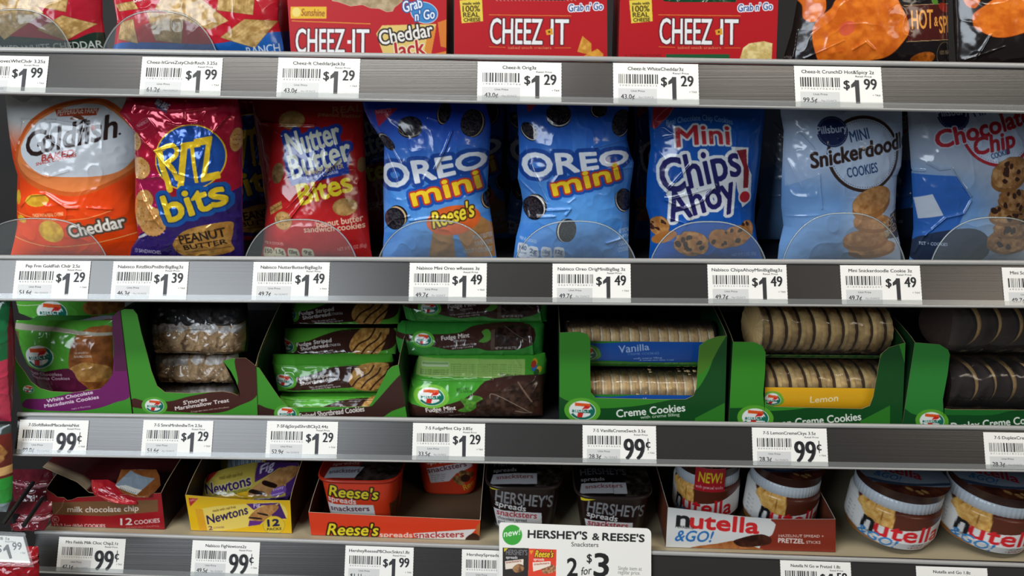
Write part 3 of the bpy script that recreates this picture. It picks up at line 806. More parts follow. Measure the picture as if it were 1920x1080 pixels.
A.sandwich(*T(195, 275), 18, 10, 40, side=(-5, -5), cream='#c8bca8'); A.sandwich(*T(240, 770), 20, 20, 0, side=(8, -7), cream='#cfae80'); A.sandwich(*T(855, 650), 9, 16, -20, side=(-4, 3), cream='#cfae80')
oreo_word(A, T(172, 572), T(852, 418), 158 / T.k, 96 / T.k, T(378, 672), T(812, 560), 118 / T.k)
A.poly(T([(500, 840), (630, 860), (640, 1030), (465, 1030)]), '#a87a48'); A.poly(T([(660, 860), (790, 740), (880, 810), (900, 1030), (720, 1030)]), '#a87a48')
A.ell(*T(632, 768), 50, 28, -8, '#d8622a')
A.text("Reese's", T(505, 818), T(765, 745), 100 / T.k, '#f0d83c', bold=1.5, out=[(3.2, '#4a2c14')], shear=.2)
for i, s_ in enumerate(('PEANUT BUTTER', 'FLAVOR CREME', 'ABOUT 7 COOKIES')): A.text(s_, T((760, 770, 690)[i], (905, 950, 1000)[i]), T(880, (895, 940, 990)[i]), 30 / T.k, '#9ab0cc', bold=.2)
bag(A, [(168, 670, 902), (207, 677, 912), (233, 690, 919), (259, 708, 918), (276, 716, 917), (362, 714, 912), (434, 716, 923), (489, 712, 931)],
    'blue film bag of mini cookies with an orange oval near its base', seed=17, yb=.020, yt=.036, bulge=.024,
    creases=[(T([(625, 190), (570, 330), (515, 435)]), 1.5, .0022), (T([(0, 60), (110, 215), (150, 260)]), 1.8, .0016), (T([(150, 260), (250, 480), (265, 530)]), 1.6, .0014), (T([(230, 310), (330, 470)]), 1.6, .001),
             (T([(350, 770), (500, 745), (620, 750)]), 2, .0016), (T([(155, 850), (240, 770), (350, 740)]), 2, .0012), (T([(470, 100), (530, 120)]), 2, .0014)])

# -- plain blue mini cookie bag
T = cr(940, 190, 3.485); A = Art(945, 150, 1210, 500, '#1e4cb0', seed=7)
blue_bg(A, 1085, 400)
A.poly(T([(165, 20), (235, 20), (175, 75)]), '#a62f3c')
A.sandwich(*T(375, 80), 23, 19, 0, side=(0, 6)); A.sandwich(*T(645, 50), 14, 14, 0, side=(-4, 2)); A.sandwich(*T(785, 140), 17, 25, 20, side=(4, 3)); A.sandwich(*T(185, 190), 18, 11, 45, side=(-2, 5))
A.sandwich(*T(205, 700), 18, 22, -20, side=(8, -7)); A.sandwich(*T(810, 645), 15, 22, -20, side=(-4, 3)); A.sandwich(*T(435, 835), 15, 23, 8, side=(-7, 0))
oreo_word(A, T(150, 498), T(838, 398), 158 / T.k, 76 / T.k, T(345, 605), T(775, 500), 108 / T.k)
A.text('PER 8 COOKIES', T(120, 910), T(230, 930), 20 / T.k, '#b8cbe8', bold=.2)
for i, (x, s_) in enumerate(((108, '140'), (175, '2g'), (262, '110mg'), (345, '12g'))):
    y = 935 + 16 * (i > 0)
    A.poly(smooth(T([(x, 1030), (x, y + 15), (x + 14, y), (x + 50, y + 3), (x + 66, y + 15), (x + 68, 1030)]), 3), '#cfd6e2'); A.text(s_, T(x + 10, y + 48), T(x + 55, y + 50), 30 / T.k, '#28406e', bold=.4); A.text('CALORIES', T(x + 8, y + 72), T(x + 58, y + 74), 12 / T.k, '#28406e')
for i, s_ in enumerate(('ARTIFICIAL', 'WITH', 'CHOCOLATE', 'COOKIES')): A.text(s_, T(770, 870 + 42 * i), T(845, 865 + 42 * i), 30 / T.k, '#b8cbe8', bold=.2)
bag(A, [(170, 968, 1182), (207, 969, 1181), (262, 972, 1178), (290, 973, 1184), (308, 972, 1191), (339, 970, 1187), (360, 976, 1184), (385, 980, 1183), (420, 975, 1182), (450, 967, 1181), (490, 961, 1181)],
    'plain blue film bag of mini cookies with white lettering, fifth on its shelf', seed=21, yb=.024, yt=.042, bulge=.024,
    creases=[(T([(600, 295), (820, 252)]), 2, .0016), (T([(120, 520), (260, 640), (290, 680)]), 1.8, .0016), (T([(180, 400), (300, 640)]), 1.6, .0012), (T([(290, 705), (450, 690), (420, 730)]), 2, .0018),
             (T([(170, 720), (180, 760), (350, 740)]), 2.5, .0016), (T([(690, 925), (800, 900)]), 3, .0018), (T([(600, 440), (870, 440)]), 2.5, .0012), (T([(440, 650), (480, 620)]), 2, .001)])

# -- blue chip cookie bag
T = cr(1190, 190, 3.485); A = Art(1200, 150, 1460, 500, '#1551a6', seed=8)
A.noise(60, .03)
A.poly(T([(130, 20), (285, 20), (140, 185), (118, 175)]), '#a02434'); A.stroke(smooth(T([(140, 130), (200, 60), (260, 30), (200, 120)]), 6), .8, '#d49aa4')
A.text('Real Chocolate Chip Cookies', T(208, 160), T(635, 150), 36 / T.k, '#86a8d8', bold=.2, arc=9)
A.text('Mini', T(272, 295), T(612, 275), 118 / T.k, '#b02a34', bold=2.0, out=[(4.6, '#d2d6da')], arc=4)
wh = '#d6dade'; nv = '#23205e'
A.poly(T([(620, 290), (740, 300), (735, 420), (765, 480), (760, 650), (700, 690), (660, 560)]), wh)
A.text('Chips', T(190, 600), T(690, 470), 215 / T.k, nv, bold=2.2, out=[(7, wh)], shear=.05)
A.text('Ahoy', T(235, 780), T(660, 640), 185 / T.k, nv, bold=2.6, out=[(7, wh)], shear=.05)
A.poly(T([(200, 600), (520, 540), (660, 500), (640, 560), (250, 690)]), wh)
A.text('Chips', T(190, 600), T(690, 470), 215 / T.k, nv, bold=2.2, shear=.05)
A.text('Ahoy', T(235, 780), T(660, 640), 185 / T.k, nv, bold=2.6, shear=.05)
A.poly(T([(655, 315), (725, 310), (728, 400), (745, 450), (740, 565), (705, 565), (705, 430), (690, 390)]), '#7c1e28')
A.ell(*T(717, 622), 10.5, 10.5, 0, '#b8222e', line=3, lc=wh); A.ell(*T(717, 622), 10.5, 10.5, 0, '#b8222e')
A.chip_cookie(*T(165, 820), 17, 19, 0, seed=2); A.chip_cookie(*T(735, 840), 14, 18, 0, seed=5); A.ell(*T(195, 890), 24, 10, -25, '#a4682f'); A.chip_cookie(*T(660, 880), 28, 20, -10, seed=3, chips=6); A.chip_cookie(*T(560, 895), 24, 18, 15, seed=6, chips=4, base='#b07a44'); A.chip_cookie(*T(370, 930), 32, 25, 8, seed=4, chips=9)
A.text('NET WT 3 OZ (85g)', T(640, 1020), T(810, 1015), 20 / T.k, '#6f98d0')
bag(A, [(172, 1216, 1444), (207, 1218, 1441), (276, 1223, 1434), (333, 1216, 1428), (391, 1214, 1421), (420, 1222, 1420), (450, 1222, 1424), (490, 1219, 1437)],
    'bright blue film bag of chip cookies with red and navy lettering', seed=23, yb=.026, yt=.046,
    creases=[(T([(360, 395), (200, 590)]), 1.6, .0018), (T([(200, 640), (330, 600), (510, 545)]), 1.8, .0014), (T([(200, 640), (310, 690), (430, 640), (510, 545)]), 2.4, .0018), (T([(350, 600), (350, 770)]), 3, .0016),
             (T([(130, 300), (190, 380)]), 1.5, .001), (T([(190, 240), (330, 200)]), 1.8, .001), (T([(230, 760), (330, 790)]), 3, .0014)])

# -- pale blue round-cookie bag; the doughy mascot on it is left out
def pale(A, T, cx, cy, rx, ry, ring):
    X, Y = A.xy()
    A.mix(np.clip((Y - 330 - .25 * (X - cx)) / 60, 0, 1) * np.clip((cx - 20 - X) / 60 + .5, 0, 1), '#6d97cb'); A.noise(45, .025)
    A.ell(cx, cy, rx, ry, 0, ring); A.ell(cx, cy, rx - 6, ry - 6, 0, '#b3c4dc')
    a = np.linspace(0, 2 * np.pi, 84, endpoint=False)
    for t in a: A.ell(cx + (rx - 9) * math.cos(t), cy + (ry - 9) * math.sin(t), .8, .8, 0, ring)
def badge(A, x, y, r):
    A.ell(x, y, r, r, 0, '#1a2550')
    for t in np.linspace(0, 2 * np.pi, 44, endpoint=False): A.ell(x + (r - 3) * math.cos(t), y + (r - 3) * math.sin(t), .7, .7, 0, '#9fb2d0')
    A.text('Pillsbury', (x - r * .98, y + 5), (x + r * .96, y - 1), 13.5, '#b9c6dc', bold=.6)
def stack(A, L, chips=False, base='#c49360', dark='#9a683a'):
    for i, (x, y, a, b, r) in enumerate(L):
        A.ell(x, y + b * .35, a, b * .9, r, dark)
        if chips: A.chip_cookie(x, y, a, b, r, base=base, dark=dark, chips=7, seed=i + 30)
        else: A.poly(circ(x, y, a, b * .85, r), A.tex(base, dark, 9, .8), line=.6, lc='#8a5c34')
T = cr(1450, 190, 3.485); A = Art(1455, 150, 1720, 500, '#a9bcd8', seed=9)
pale(A, T, 1616, 287, 71, 71, '#3a2a24')
A.poly(T([(90, 180), (230, 290), (215, 440), (330, 450), (90, 560)]), '#a9bcd8', .6)
badge(A, *T(373, 195), 28.5)
A.text('MINI', T(490, 262), T(612, 238), 70 / T.k, '#24406e', bold=.7)
A.text('Snickerdoodle', T(238, 432), T(908, 291), 96 / T.k, '#33241f', bold=2.2, shear=.14, out=[(3.6, '#b3c4dc')])
A.text('COOKIES', T(465, 490), T(668, 455), 62 / T.k, '#24406e', bold=.6)
L = [T(x, y) + (a / T.k, b / T.k, r) for x, y, a, b, r in ((650, 960, 160, 60, -4), (600, 890, 155, 72, -4), (640, 780, 135, 60, 4), (630, 640, 140, 95, -22))]
stack(A, L)
A.poly(T([(770, 740), (835, 710), (840, 900), (745, 900)]), '#3a2c26', .85)
A.text('SOFT', T(740, 835), T(830, 780), 48 / T.k, '#b8a888', bold=.5); A.text('BAKED', T(742, 890), T(836, 840), 46 / T.k, '#b8a888', bold=.5)
bag(A, [(172, 1467, 1701), (216, 1470, 1701), (247, 1476, 1702), (290, 1474, 1701), (315, 1473, 1699), (333, 1472, 1691), (391, 1471, 1688), (428, 1475, 1690), (463, 1467, 1697), (492, 1463, 1698)],
    'pale blue film bag of round cinnamon cookies with a brown ring', seed=29, yb=.024, yt=.044,
    creases=[(T([(175, 215), (255, 305)]), 1.8, .0014), (T([(285, 470), (290, 560), (300, 690)]), 1.8, .0011), (T([(100, 755), (280, 735)]), 2, .0007), (T([(100, 380), (180, 560)]), 4, .0014)])

T = cr(1690, 190, 3.484); A = Art(1690, 150, 1960, 500, '#9aa8bc', seed=10)
pale(A, T, 1868, 243, 74, 68, '#9c2430')
A.poly(T([(100, 480), (330, 480), (420, 620), (320, 900), (100, 1050), (60, 700)]), '#2f62b0'); A.poly(T([(110, 640), (200, 605), (262, 740), (130, 775)]), '#c6cedb')
A.poly(smooth(T([(120, 900), (420, 820), (560, 900), (520, 1060), (120, 1060)]), 5), '#28344c')
badge(A, *T(335, 85), 29)
A.text('MINI', T(470, 100), T(600, 75), 60 / T.k, '#24406e', bold=.6)
A.text('Chocolate', T(225, 305), T(860, 135), 105 / T.k, '#a3232f', bold=2.6, shear=.14, out=[(3.4, '#b9c3d3')])
A.text('Chip', T(450, 345), T(725, 290), 105 / T.k, '#a3232f', bold=2.6, shear=.14)
A.text('COOKIES', T(562, 370), T(688, 335), 34 / T.k, '#24406e', bold=.5)
L = [T(x, y) + (a / T.k, b / T.k, r) for x, y, a, b, r in ((690, 910, 145, 75, 4), (720, 820, 140, 60, 0), (700, 720, 155, 70, -5), (730, 640, 130, 70, 8), (690, 460, 140, 95, -20))]
stack(A, L, True, '#b58a5c', '#84592f')
A.text('PET + COOKIES', T(135, 945), T(300, 945), 20 / T.k, '#b8c6dc', bold=.2)
bag(A, [(176, 1709, 1952), (213, 1711, 1951), (319, 1718, 1948), (376, 1721, 1946), (434, 1722, 1946), (494, 1713, 1950)],
    'blue and white film bag with red chocolate chip lettering, cut by the picture edge', seed=31, yb=.028, yt=.048,
    creases=[(T([(95, 460), (155, 455)]), 2, .002), (T([(170, 405), (230, 440), (300, 430), (380, 560), (420, 610)]), 2, .002), (T([(420, 640), (380, 720), (270, 755), (160, 880)]), 2, .002), (T([(160, 880), (110, 1000)]), 3, .0016)])
# ------------------------------------------------------------------ top shelf: cracker bags and red boxes, cut off by the top of the picture
def red_crackers(A, L):
    for pts in L:
        p = np.array(pts, float); A.poly(p, A.tex('#cfae74', '#9c7a44', 8), line=.6, lc='#7a5a30')
        d = (p[1] - p[0]) / 6; e = p[-1] - p[0]
        for i in range(1, 6): A.stroke([p[0] + d * i, p[0] + d * i + e * .95], .9, '#9a7640', .7)
T = cr(0, 0, 3.552)
A = Art(-80, -75, 215, 115, '#a81c2e', seed=101); A.noise(40, .03)
A.poly(smooth(T([(-300, 260), (0, 240), (300, 255), (480, 270), (620, 215), (720, 260), (720, 420), (-300, 420)]), 4), '#1f3229')
red_crackers(A, [T([(-120, 60), (190, -60), (330, 90), (60, 265)]), T([(260, -80), (480, -60), (460, 80), (230, 35)]), T([(440, 105), (625, 160), (460, 270), (285, 200)])])
A.text('WHITE CHEDDAR', T(170, 352), T(655, 318), 48 / T.k, '#c9cdc8', bold=.4); A.text('BAKED', T(-20, 352), T(150, 350), 48 / T.k, '#c9cdc8', bold=.3)
B1 = dict(grp='cracker bags on the top shelf', wr=(.0008, 30))
def topbag(art, rows, label, **k):
    kw = dict(B1); kw.update(k); n = len(BAG_OBJ)
    o = bag(art, rows, label, k_=0, **kw); BAG_OBJ.pop(); return o
topbag(A, [(-70, -70, 178), (0, -72, 180), (37, -72, 181), (95, -76, 190), (104, -78, 192)], 'red bag of grooved white cheddar crackers at the left end of the top shelf', yb=.03, yt=.04, seed=3)
A = Art(180, -75, 545, 118, '#b41c2c', seed=102); A.noise(40, .03)
A.poly(smooth(T([(690, 330), (800, 285), (1100, 285), (1400, 295), (1600, 265), (1800, 215), (1920, 240), (1920, 420), (690, 420)]), 4), '#1d5aa8')
red_crackers(A, [T([(750, 30), (900, 10), (940, 60), (780, 75)]), T([(1120, -40), (1300, -60), (1540, 140), (1420, 200), (1060, 60)]), T([(1480, -40), (1700, -40), (1690, 100), (1470, 70)]), T([(1640, 130), (1830, 140), (1700, 320), (1490, 250)]), T([(790, 150), (900, 130), (930, 290), (770, 260)]), T([(1000, 80), (1260, 110), (1230, 290), (1060, 270)])])
A.text('Baked', T(905, 18), T(1040, -10), 40 / T.k, '#e4e0dc', bold=.6); A.text('RANCH', T(1650, 372), T(1850, 345), 55 / T.k, '#c9d4e0', bold=.4)
topbag(A, [(-70, 196, 516), (0, 201, 515), (37, 208, 515), (80, 203, 524), (107, 193, 530)], 'red bag of grooved ranch crackers with a blue base, on the top shelf', yb=.026, yt=.044, seed=4, creases=[(T([(740, 0), (760, 150)]), 2, .0015), (T([(1830, 60), (1870, 330)]), 2, .0015)])
A = Art(505, -75, 550, 118, '#8a1c22', seed=103); A.poly(T([(1780, 230), (1960, 200), (1960, 420), (1780, 420)]), '#1a3f78')  # red and blue darkened, painting in the shade behind the front bag
topbag(A, [(-70, 470, 545), (50, 470, 543), (106, 466, 546)], 'dim second ranch cracker bag, standing behind the front one', yb=.075, yt=.09, seed=5, bulge=.014)

def cracker_box(art, top, bx, y, label, depth=.075, inner='#8a7350'):
    k = 0
    th = carton(k, art, top, bx, y, depth, .085, label, 'cracker box', inner, '#9c1820', 'red cracker boxes on the top shelf', name='cracker_box', rim='#b8a07a')
    return th
def cheez_word(A, p0, p1, cap, hy=True):
    for b, c, o in ((1.2, '#eef0f0', [(2.6, '#5a1418')]),):
        A.text('CHEEZ', p0, (p0[0] + (p1[0] - p0[0]) * .665, p0[1] + (p1[1] - p0[1]) * .665), cap, c, bold=b, out=o)
        A.text('IT', (p0[0] + (p1[0] - p0[0]) * .775, p0[1] + (p1[1] - p0[1]) * .775), p1, cap, c, bold=b, out=o)
T = cr(500, 0, 3.552); A = Art(530, -70, 850, 118, '#b8161f', seed=104)
A.rect(*T(160, 45), *T(400, 125), '#e8b82c'); A.ell(*T(198, 82), 8, 9, 0, '#f0d878'); A.text('Sunshine', T(230, 105), T(385, 110), 46 / T.k, '#9a5a1c', bold=.6, shear=.1)
A.stroke(T([(170, 140), (690, 160)]), 2, '#d8862c')
cheez_word(A, T(195, 352), T(682, 356), 158 / T.k); A.rect(*T(538, 268), *T(562, 292), '#eef0f0')
A.poly(T([(730, 225), (770, 170), (1130, 160), (1080, 400), (790, 400)]), '#e2c470'); A.poly(T([(1080, 190), (1130, 185), (1090, 400), (1040, 400)]), '#dc8a34')
A.text('Cheddar', T(758, 300), T(1112, 240), 92 / T.k, '#f0ece4', bold=1.2, out=[(3.2, '#241a18')]); A.text('Jack', T(845, 385), T(1058, 358), 96 / T.k, '#b01c24', bold=1.2, out=[(2.6, '#f0e4c0')])
A.ell(*T(1050, 85), 25, 19, 15, '#3a86c4', line=1.2, lc='#d8dce4')
A.text('Grab', T(915, 85), T(1040, 48), 70 / T.k, '#f0f2f6', bold=.8, out=[(2.4, '#2c5a9c')], shear=.1); A.text("n' Go", T(990, 140), T(1120, 122), 62 / T.k, '#f0f2f6', bold=.8, out=[(2.4, '#2c5a9c')], shear=.1)
A.poly(T([(1140, 150), (1200, 130), (1200, 320), (1160, 310)]), '#d87a2c'); A.poly(T([(1090, 365), (1200, 340), (1200, 420), (1090, 420)]), '#dc8430')
A.poly(T([(400, -200), (425, -20), (440, 5), (480, 12), (560, 40), (640, 30), (690, 52), (750, 56), (800, 78), (838, 74), (850, 50), (900, 10), (940, -200)]), A.tex('#c0aa86', '#9c8660', 9), line=.8, lc='#d8c8a8')
top = T([(135, -40), (300, -45), (420, -60), (440, -70), (560, -64), (690, -70), (800, -62), (850, -66), (900, -60), (1000, -45), (1198, -40)])
cracker_box(A, top, [T(x, 0)[0] for x in (168, 300, 430, 460, 570, 690, 800, 850, 900, 1000, 1195)], .022, 'red cracker box with a blue oval and cheddar jack lettering, torn open at the top')
T = cr(960, 0, 3.552)
def orig(x, seed, green, white):
    A = Art(840 + x, -70, 1160 + x, 125, '#b8161f', seed=seed)
    d = lambda p: (p[0] + x, p[1])
    for i in range(11): pass
    A.poly([(862 + x, 1), (904 + x, -2), (906 + x, 40), (866 + x, 44)], '#e8d04c')
    for y, s_, a, b, c in ((9, 'made with', 868, 900, 5), (22, '100%', 868, 900, 11), (32, 'REAL', 869, 899, 8.5), (40.5, 'CHEESE', 870, 901, 6.5)): A.text(s_, (a + x, y + .5), (b + x, y - .5), c, '#3a2c14', bold=.5)
    A.stroke([(917 + x, 28), (1071 + x, 30)], 1.3, '#d8862c')
    cheez_word(A, (919 + x, 82), (1066 + x, 84), 47)
    A.poly([(1023 + x, 57), (1036 + x, 53), (1037 + x, 65), (1025 + x, 66)], '#e0a02c'); A.ell(1030 + x, 60, 2, 2, 0, '#5a2c10')
    A.text('baked snack crackers', (953 + x, 92), (1034 + x, 92), 5, '#d8b46c', bold=.1, alpha=.8); A.stroke([(917 + x, 88), (948 + x, 89)], 1, '#d8862c'); A.stroke([(1040 + x, 90), (1071 + x, 90)], 1, '#d8862c')
    A.text("Grab n' Go", (1066 + x, 22), (1130 + x, 18), 13, '#2c4a8c', bold=.5, out=[(2.0, '#f0f2f6')], shear=.1)
    A.text('6 - 3 OZ (85g) POUCHES', (855 + x, 108), (922 + x, 108), 6, '#7a1016', bold=.2)
    return A
A = orig(0, 105, 0, 0); A.poly(T([(470, 240), (530, 290), (530, 370), (435, 345)]), A.tex('#e8b04c', '#c8862c', 8)); A.poly(T([(440, 395), (570, 325), (610, 360), (600, 430), (440, 430)]), A.tex('#e8a83c', '#c88028', 8))
for i in range(22): A.stroke([(930 + i * 7, .5), (933.5 + i * 7, 2)], .9, '#d8b8a8')
cracker_box(A, [(852, -45), (925, -40), (928, 0), (1060, 1), (1065, -40), (1138, -45)], [851, 925, 930, 1060, 1066, 1139], .018, 'red cracker box with orange cheese cubes, second of the red boxes')
A = orig(318, 106, 1, 1); A.rect(*T(1028, 362), *T(1448, 420), '#1c5a34'); A.poly(T([(1540, 320), (1580, 290), (1680, 275), (1735, 290), (1730, 420), (1510, 420)]), A.tex('#ecd898', '#c8ac64', 8))
cracker_box(A, [(1164, -45), (1240, -40), (1244, 2), (1262, 4), (1380, 4), (1384, -40), (1461, -45)], [1159, 1238, 1244, 1262, 1380, 1386, 1454], .016, 'red cracker box with pale cheese and a green strip at its base')
A = Art(1240, -60, 1400, 120, '#14482c', seed=107); A.stroke([(1320, 6), (1335, -10)], 1.5, '#c8d0c8')
o = pillow('cracker_pouch', A, [(-40, 1240, 1390), (20, 1238, 1390), (108, 1240, 1388)], 0.052, .056, .012, FILM, (), (.0012, 20), 6); tag(o, 'dark green pouch showing over the torn edge of the rightmost red box', 'cracker pouch')
# black hot and spicy bags
T = cr(1380, 0, 3.552); A = Art(1460, -75, 1810, 125, '#191314', seed=108)
chip = lambda A, p: A.poly(smooth(p, 6), A.tex('#e27a24', '#c25a16', 14), line=.8, lc='#7a2c0c')
A.poly(T([(1100, 40), (1500, 20), (1500, 260), (1120, 275)]), '#4a1a16'); A.stroke(T([(1090, 40), (1500, 20)]), 1, '#c8a878'); A.stroke(T([(1110, 278), (1500, 262)]), 1, '#c8a878')
A.ell(*T(1400, 50), 14, 8, 20, '#8a2418'); A.ell(*T(1320, 10), 8, 6, 20, '#5a8a30')
A.text('HOT', T(1148, 195), T(1305, 188), 122 / T.k, '#e8a048', bold=1.0); A.text('&', T(1315, 175), T(1345, 174), 62 / T.k, '#e8a048', bold=.8); A.text('SPICY', T(1360, 222), T(1560, 205), 110 / T.k, '#e8a048', bold=1.0, arc=0)
chip(A, T([(400, -60), (560, -60), (590, 60), (520, 145), (460, 120), (455, 30)]))
chip(A, T([(620, 60), (690, -20), (1000, -80), (1060, 20), (1130, 180), (1080, 290), (980, 380), (800, 410), (600, 430), (540, 390), (505, 240), (540, 130)]))
A.ell(*T(720, 190), 16, 12, -40, '#c8484a', .6)
A.ell(*T(1240, 390), 26, 12, -10, A.tex('#b8641c', '#7a3c10', 8)); A.ell(*T(1410, 360), 18, 22, 0, None, line=.8, lc='#8a7a5a'); A.text('100% REAL', T(1370, 365), T(1460, 362), 26 / T.k, '#8a7a5a', bold=.2)
A.text('NET WT 2 OZ', T(320, 392), T(388, 388), 13 / T.k, '#b8b0a8', bold=.1)
topbag(A, [(-70, 1506, 1786), (0, 1502, 1789), (56, 1492, 1789), (112, 1475, 1791), (117, 1474, 1792)], 'black bag with a big orange chip and hot and spicy lettering', yb=.022, yt=.044, seed=9, creases=[(T([(760, 330), (840, 280), (900, 330)]), 3, .0010), (T([(460, 390), (700, 270)]), 1.6, .0006), (T([(420, 200), (390, 380)]), 2, .0012)])
A = Art(1780, -75, 2110, 130, '#1c1614', seed=109)
chip(A, T([(1530, -80), (1620, -40), (1600, 50), (1545, 30)])); chip(A, T([(1620, 60), (1800, -60), (2000, -60), (2000, 150), (1760, 250), (1610, 200), (1580, 120)])); A.text('HOT & SPICY', T(2080, 195), T(2480, 188), 122 / T.k, '#e8a048', bold=1.0)
topbag(A, [(-70, 1798, 2088), (0, 1798, 2090), (60, 1800, 2092), (120, 1806, 2096)], 'second black chip bag, cut off by the right picture edge', yb=.022, yt=.046, seed=10, creases=[(T([(1680, 230), (1600, 400)]), 2, .0014), (T([(1540, 400), (1760, 310)]), 1.6, .001)])
# ------------------------------------------------------------------ third shelf: green cartons and packs
GRN, LGRN, DGRN, BRN = '#3f8f2b', '#58a838', '#14521f', '#3b231c'
Y3 = .018
# -- white chocolate macadamia carton
T = cr(0, 560, 4.696); A = Art(-5, 555, 260, 800, GRN, seed=41)
A.poly(smooth(T([(230, 890), (420, 880), (640, 830), (860, 780), (960, 690), (1010, 400), (960, 100), (1180, 60), (1180, 780), (1000, 920), (700, 990), (240, 970)]), 6), '#6f1c60')
A.poly(T([(975, 60), (1110, 60), (1150, 640), (1010, 640)]), '#4a1c3a', .75)
A.seven(*T(252, 800), 10, 8, ring=None)
A.text('White Chocolate', T(415, 918), T(820, 838), 30 / T.k, '#e9e4e6', bold=.5); A.text('Macadamia Cookies', T(395, 962), T(872, 880), 30 / T.k, '#e9e4e6', bold=.5); A.text('made in Germany', T(630, 980), T(800, 955), 16 / T.k, '#cdbfc8', bold=.1)
top = T([(100, 445), (150, 560), (215, 645), (270, 730), (350, 790), (450, 818), (640, 826), (800, 808), (880, 795), (950, 730), (993, 660), (1000, 560), (990, 300), (985, 160), (1055, 100)])
bx = [T(x, 0)[0] for x in (215, 240, 280, 320, 400, 480, 640, 790, 870, 930, 980, 1010, 1040, 1070, 1170)]
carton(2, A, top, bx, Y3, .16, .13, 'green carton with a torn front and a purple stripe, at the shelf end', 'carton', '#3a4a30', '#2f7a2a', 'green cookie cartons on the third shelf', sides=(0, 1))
def mac_art(seed):
    A = Art(0, 595, 225, 760, LGRN, seed=seed); A.noise(24, .04)
    A.poly(T([(60, 300), (150, 300), (130, 600), (60, 600)]), '#7a4a3a', .7)
    A.poly(smooth(T([(690, 300), (1010, 300), (1010, 790), (720, 760), (645, 600)]), 3), A.tex('#b06a34', '#7c4622', 14))
    A.poly(smooth(T([(655, 590), (760, 545), (870, 570), (960, 620), (950, 720), (760, 710), (660, 650)]), 5), A.tex('#d8a45a', '#a8743a', 10))
    A.seven(*T(365, 500), 29, -6, ring=None)
    A.poly(smooth(T([(170, 600), (400, 625), (640, 590), (720, 700), (760, 800), (250, 800)]), 4), '#5a1a38')
    A.text('White Chocolate', T(225, 665), T(585, 655), 26 / T.k, '#d8c4cc', bold=.3); A.text('Macadamia Cookies', T(250, 700), T(650, 690), 26 / T.k, '#d8c4cc', bold=.3)
    A.text('NATURAL & ARTIFICIAL', T(690, 470), T(800, 470), 15 / T.k, '#e8e0d8', bold=.2); A.text('FLAVORED COOKIE', T(685, 500), T(830, 505), 18 / T.k, '#e8e0d8', bold=.3)
    A.poly(T([(70, 235), (480, 255), (960, 318), (960, 345), (480, 285), (70, 285)]), '#b9b2a0')
    return A
gp = 'macadamia cookie pouches in the torn carton'
o = pillow('cookie_pouch', mac_art(43), [(606, 20, 203), (622, 18, 205), (666, 32, 207), (700, 48, 212), (725, 58, 207), (757, 66, 206)], Y3 + .024, Y3 + .036, .018, FILM, [(T([(480, 270), (700, 310)]), 2, .001)], (.0012, 22), 3, back='#4a5a34')
tag(o, 'front pouch of macadamia cookies, green and brown, in the torn carton', 'cookie pouch', gp)
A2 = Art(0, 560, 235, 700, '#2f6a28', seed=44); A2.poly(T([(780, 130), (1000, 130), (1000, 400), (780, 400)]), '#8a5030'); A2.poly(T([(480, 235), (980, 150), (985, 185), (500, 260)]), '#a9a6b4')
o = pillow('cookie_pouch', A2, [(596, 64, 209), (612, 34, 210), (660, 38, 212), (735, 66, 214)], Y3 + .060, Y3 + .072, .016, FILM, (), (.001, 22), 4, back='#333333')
tag(o, 'second macadamia pouch, only its silver crimp showing behind the front pouch', 'cookie pouch', gp)
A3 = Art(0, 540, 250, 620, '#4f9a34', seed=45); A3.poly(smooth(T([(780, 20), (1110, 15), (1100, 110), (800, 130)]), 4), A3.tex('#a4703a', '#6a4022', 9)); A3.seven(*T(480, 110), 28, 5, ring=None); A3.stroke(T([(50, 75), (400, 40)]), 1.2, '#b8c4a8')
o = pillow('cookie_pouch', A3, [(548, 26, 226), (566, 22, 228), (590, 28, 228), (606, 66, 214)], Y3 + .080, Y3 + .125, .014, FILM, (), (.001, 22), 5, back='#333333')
tag(o, 'topmost macadamia pouch lying back over the others in the torn carton', 'cookie pouch', gp)

# -- marshmallow treat carton
T = cr(220, 560, 4.696); A = Art(215, 565, 495, 800, GRN, seed=46)
A.poly(smooth(T([(140, 880), (260, 905), (460, 905), (640, 860), (900, 810), (1060, 760), (1040, 520), (1240, 500), (1240, 830), (1080, 940), (820, 1010), (150, 960)]), 5), '#45201a')
A.poly(T([(1100, 1010), (1240, 880), (1240, 1030)]), '#3f8f2b')
A.seven(*T(328, 945), 17, 5, ring=LGRN)
A.text("S'mores", T(585, 935), T(790, 900), 32 / T.k, '#ece4e0', bold=.6); A.text('Marshmallow Treat', T(512, 985), T(985, 910), 32 / T.k, '#ece4e0', bold=.6)
A.text('Crispy rice treat with marshmallows', T(650, 1005), T(985, 962), 15 / T.k, '#c9b8b0', bold=.1)
top = T([(25, 105), (60, 92), (140, 95), (175, 140), (210, 300), (260, 480), (300, 640), (350, 770), (420, 825), (640, 835), (930, 818), (1010, 832), (1060, 852), (1074, 812), (1040, 715), (1000, 640), (930, 548), (1030, 524), (1130, 522), (1218, 592)])
bx = [T(x, 0)[0] for x in (150, 180, 240, 280, 310, 340, 370, 410, 460, 640, 900, 970, 1030, 1090, 1140, 1180, 1205, 1215, 1225, 1238)]
carton(2, A, top, bx, Y3 + .001, .16, .12, 'green and brown carton holding wrapped marshmallow treats', 'carton', '#1f3a22', '#2f7a2a', 'green cookie cartons on the third shelf')
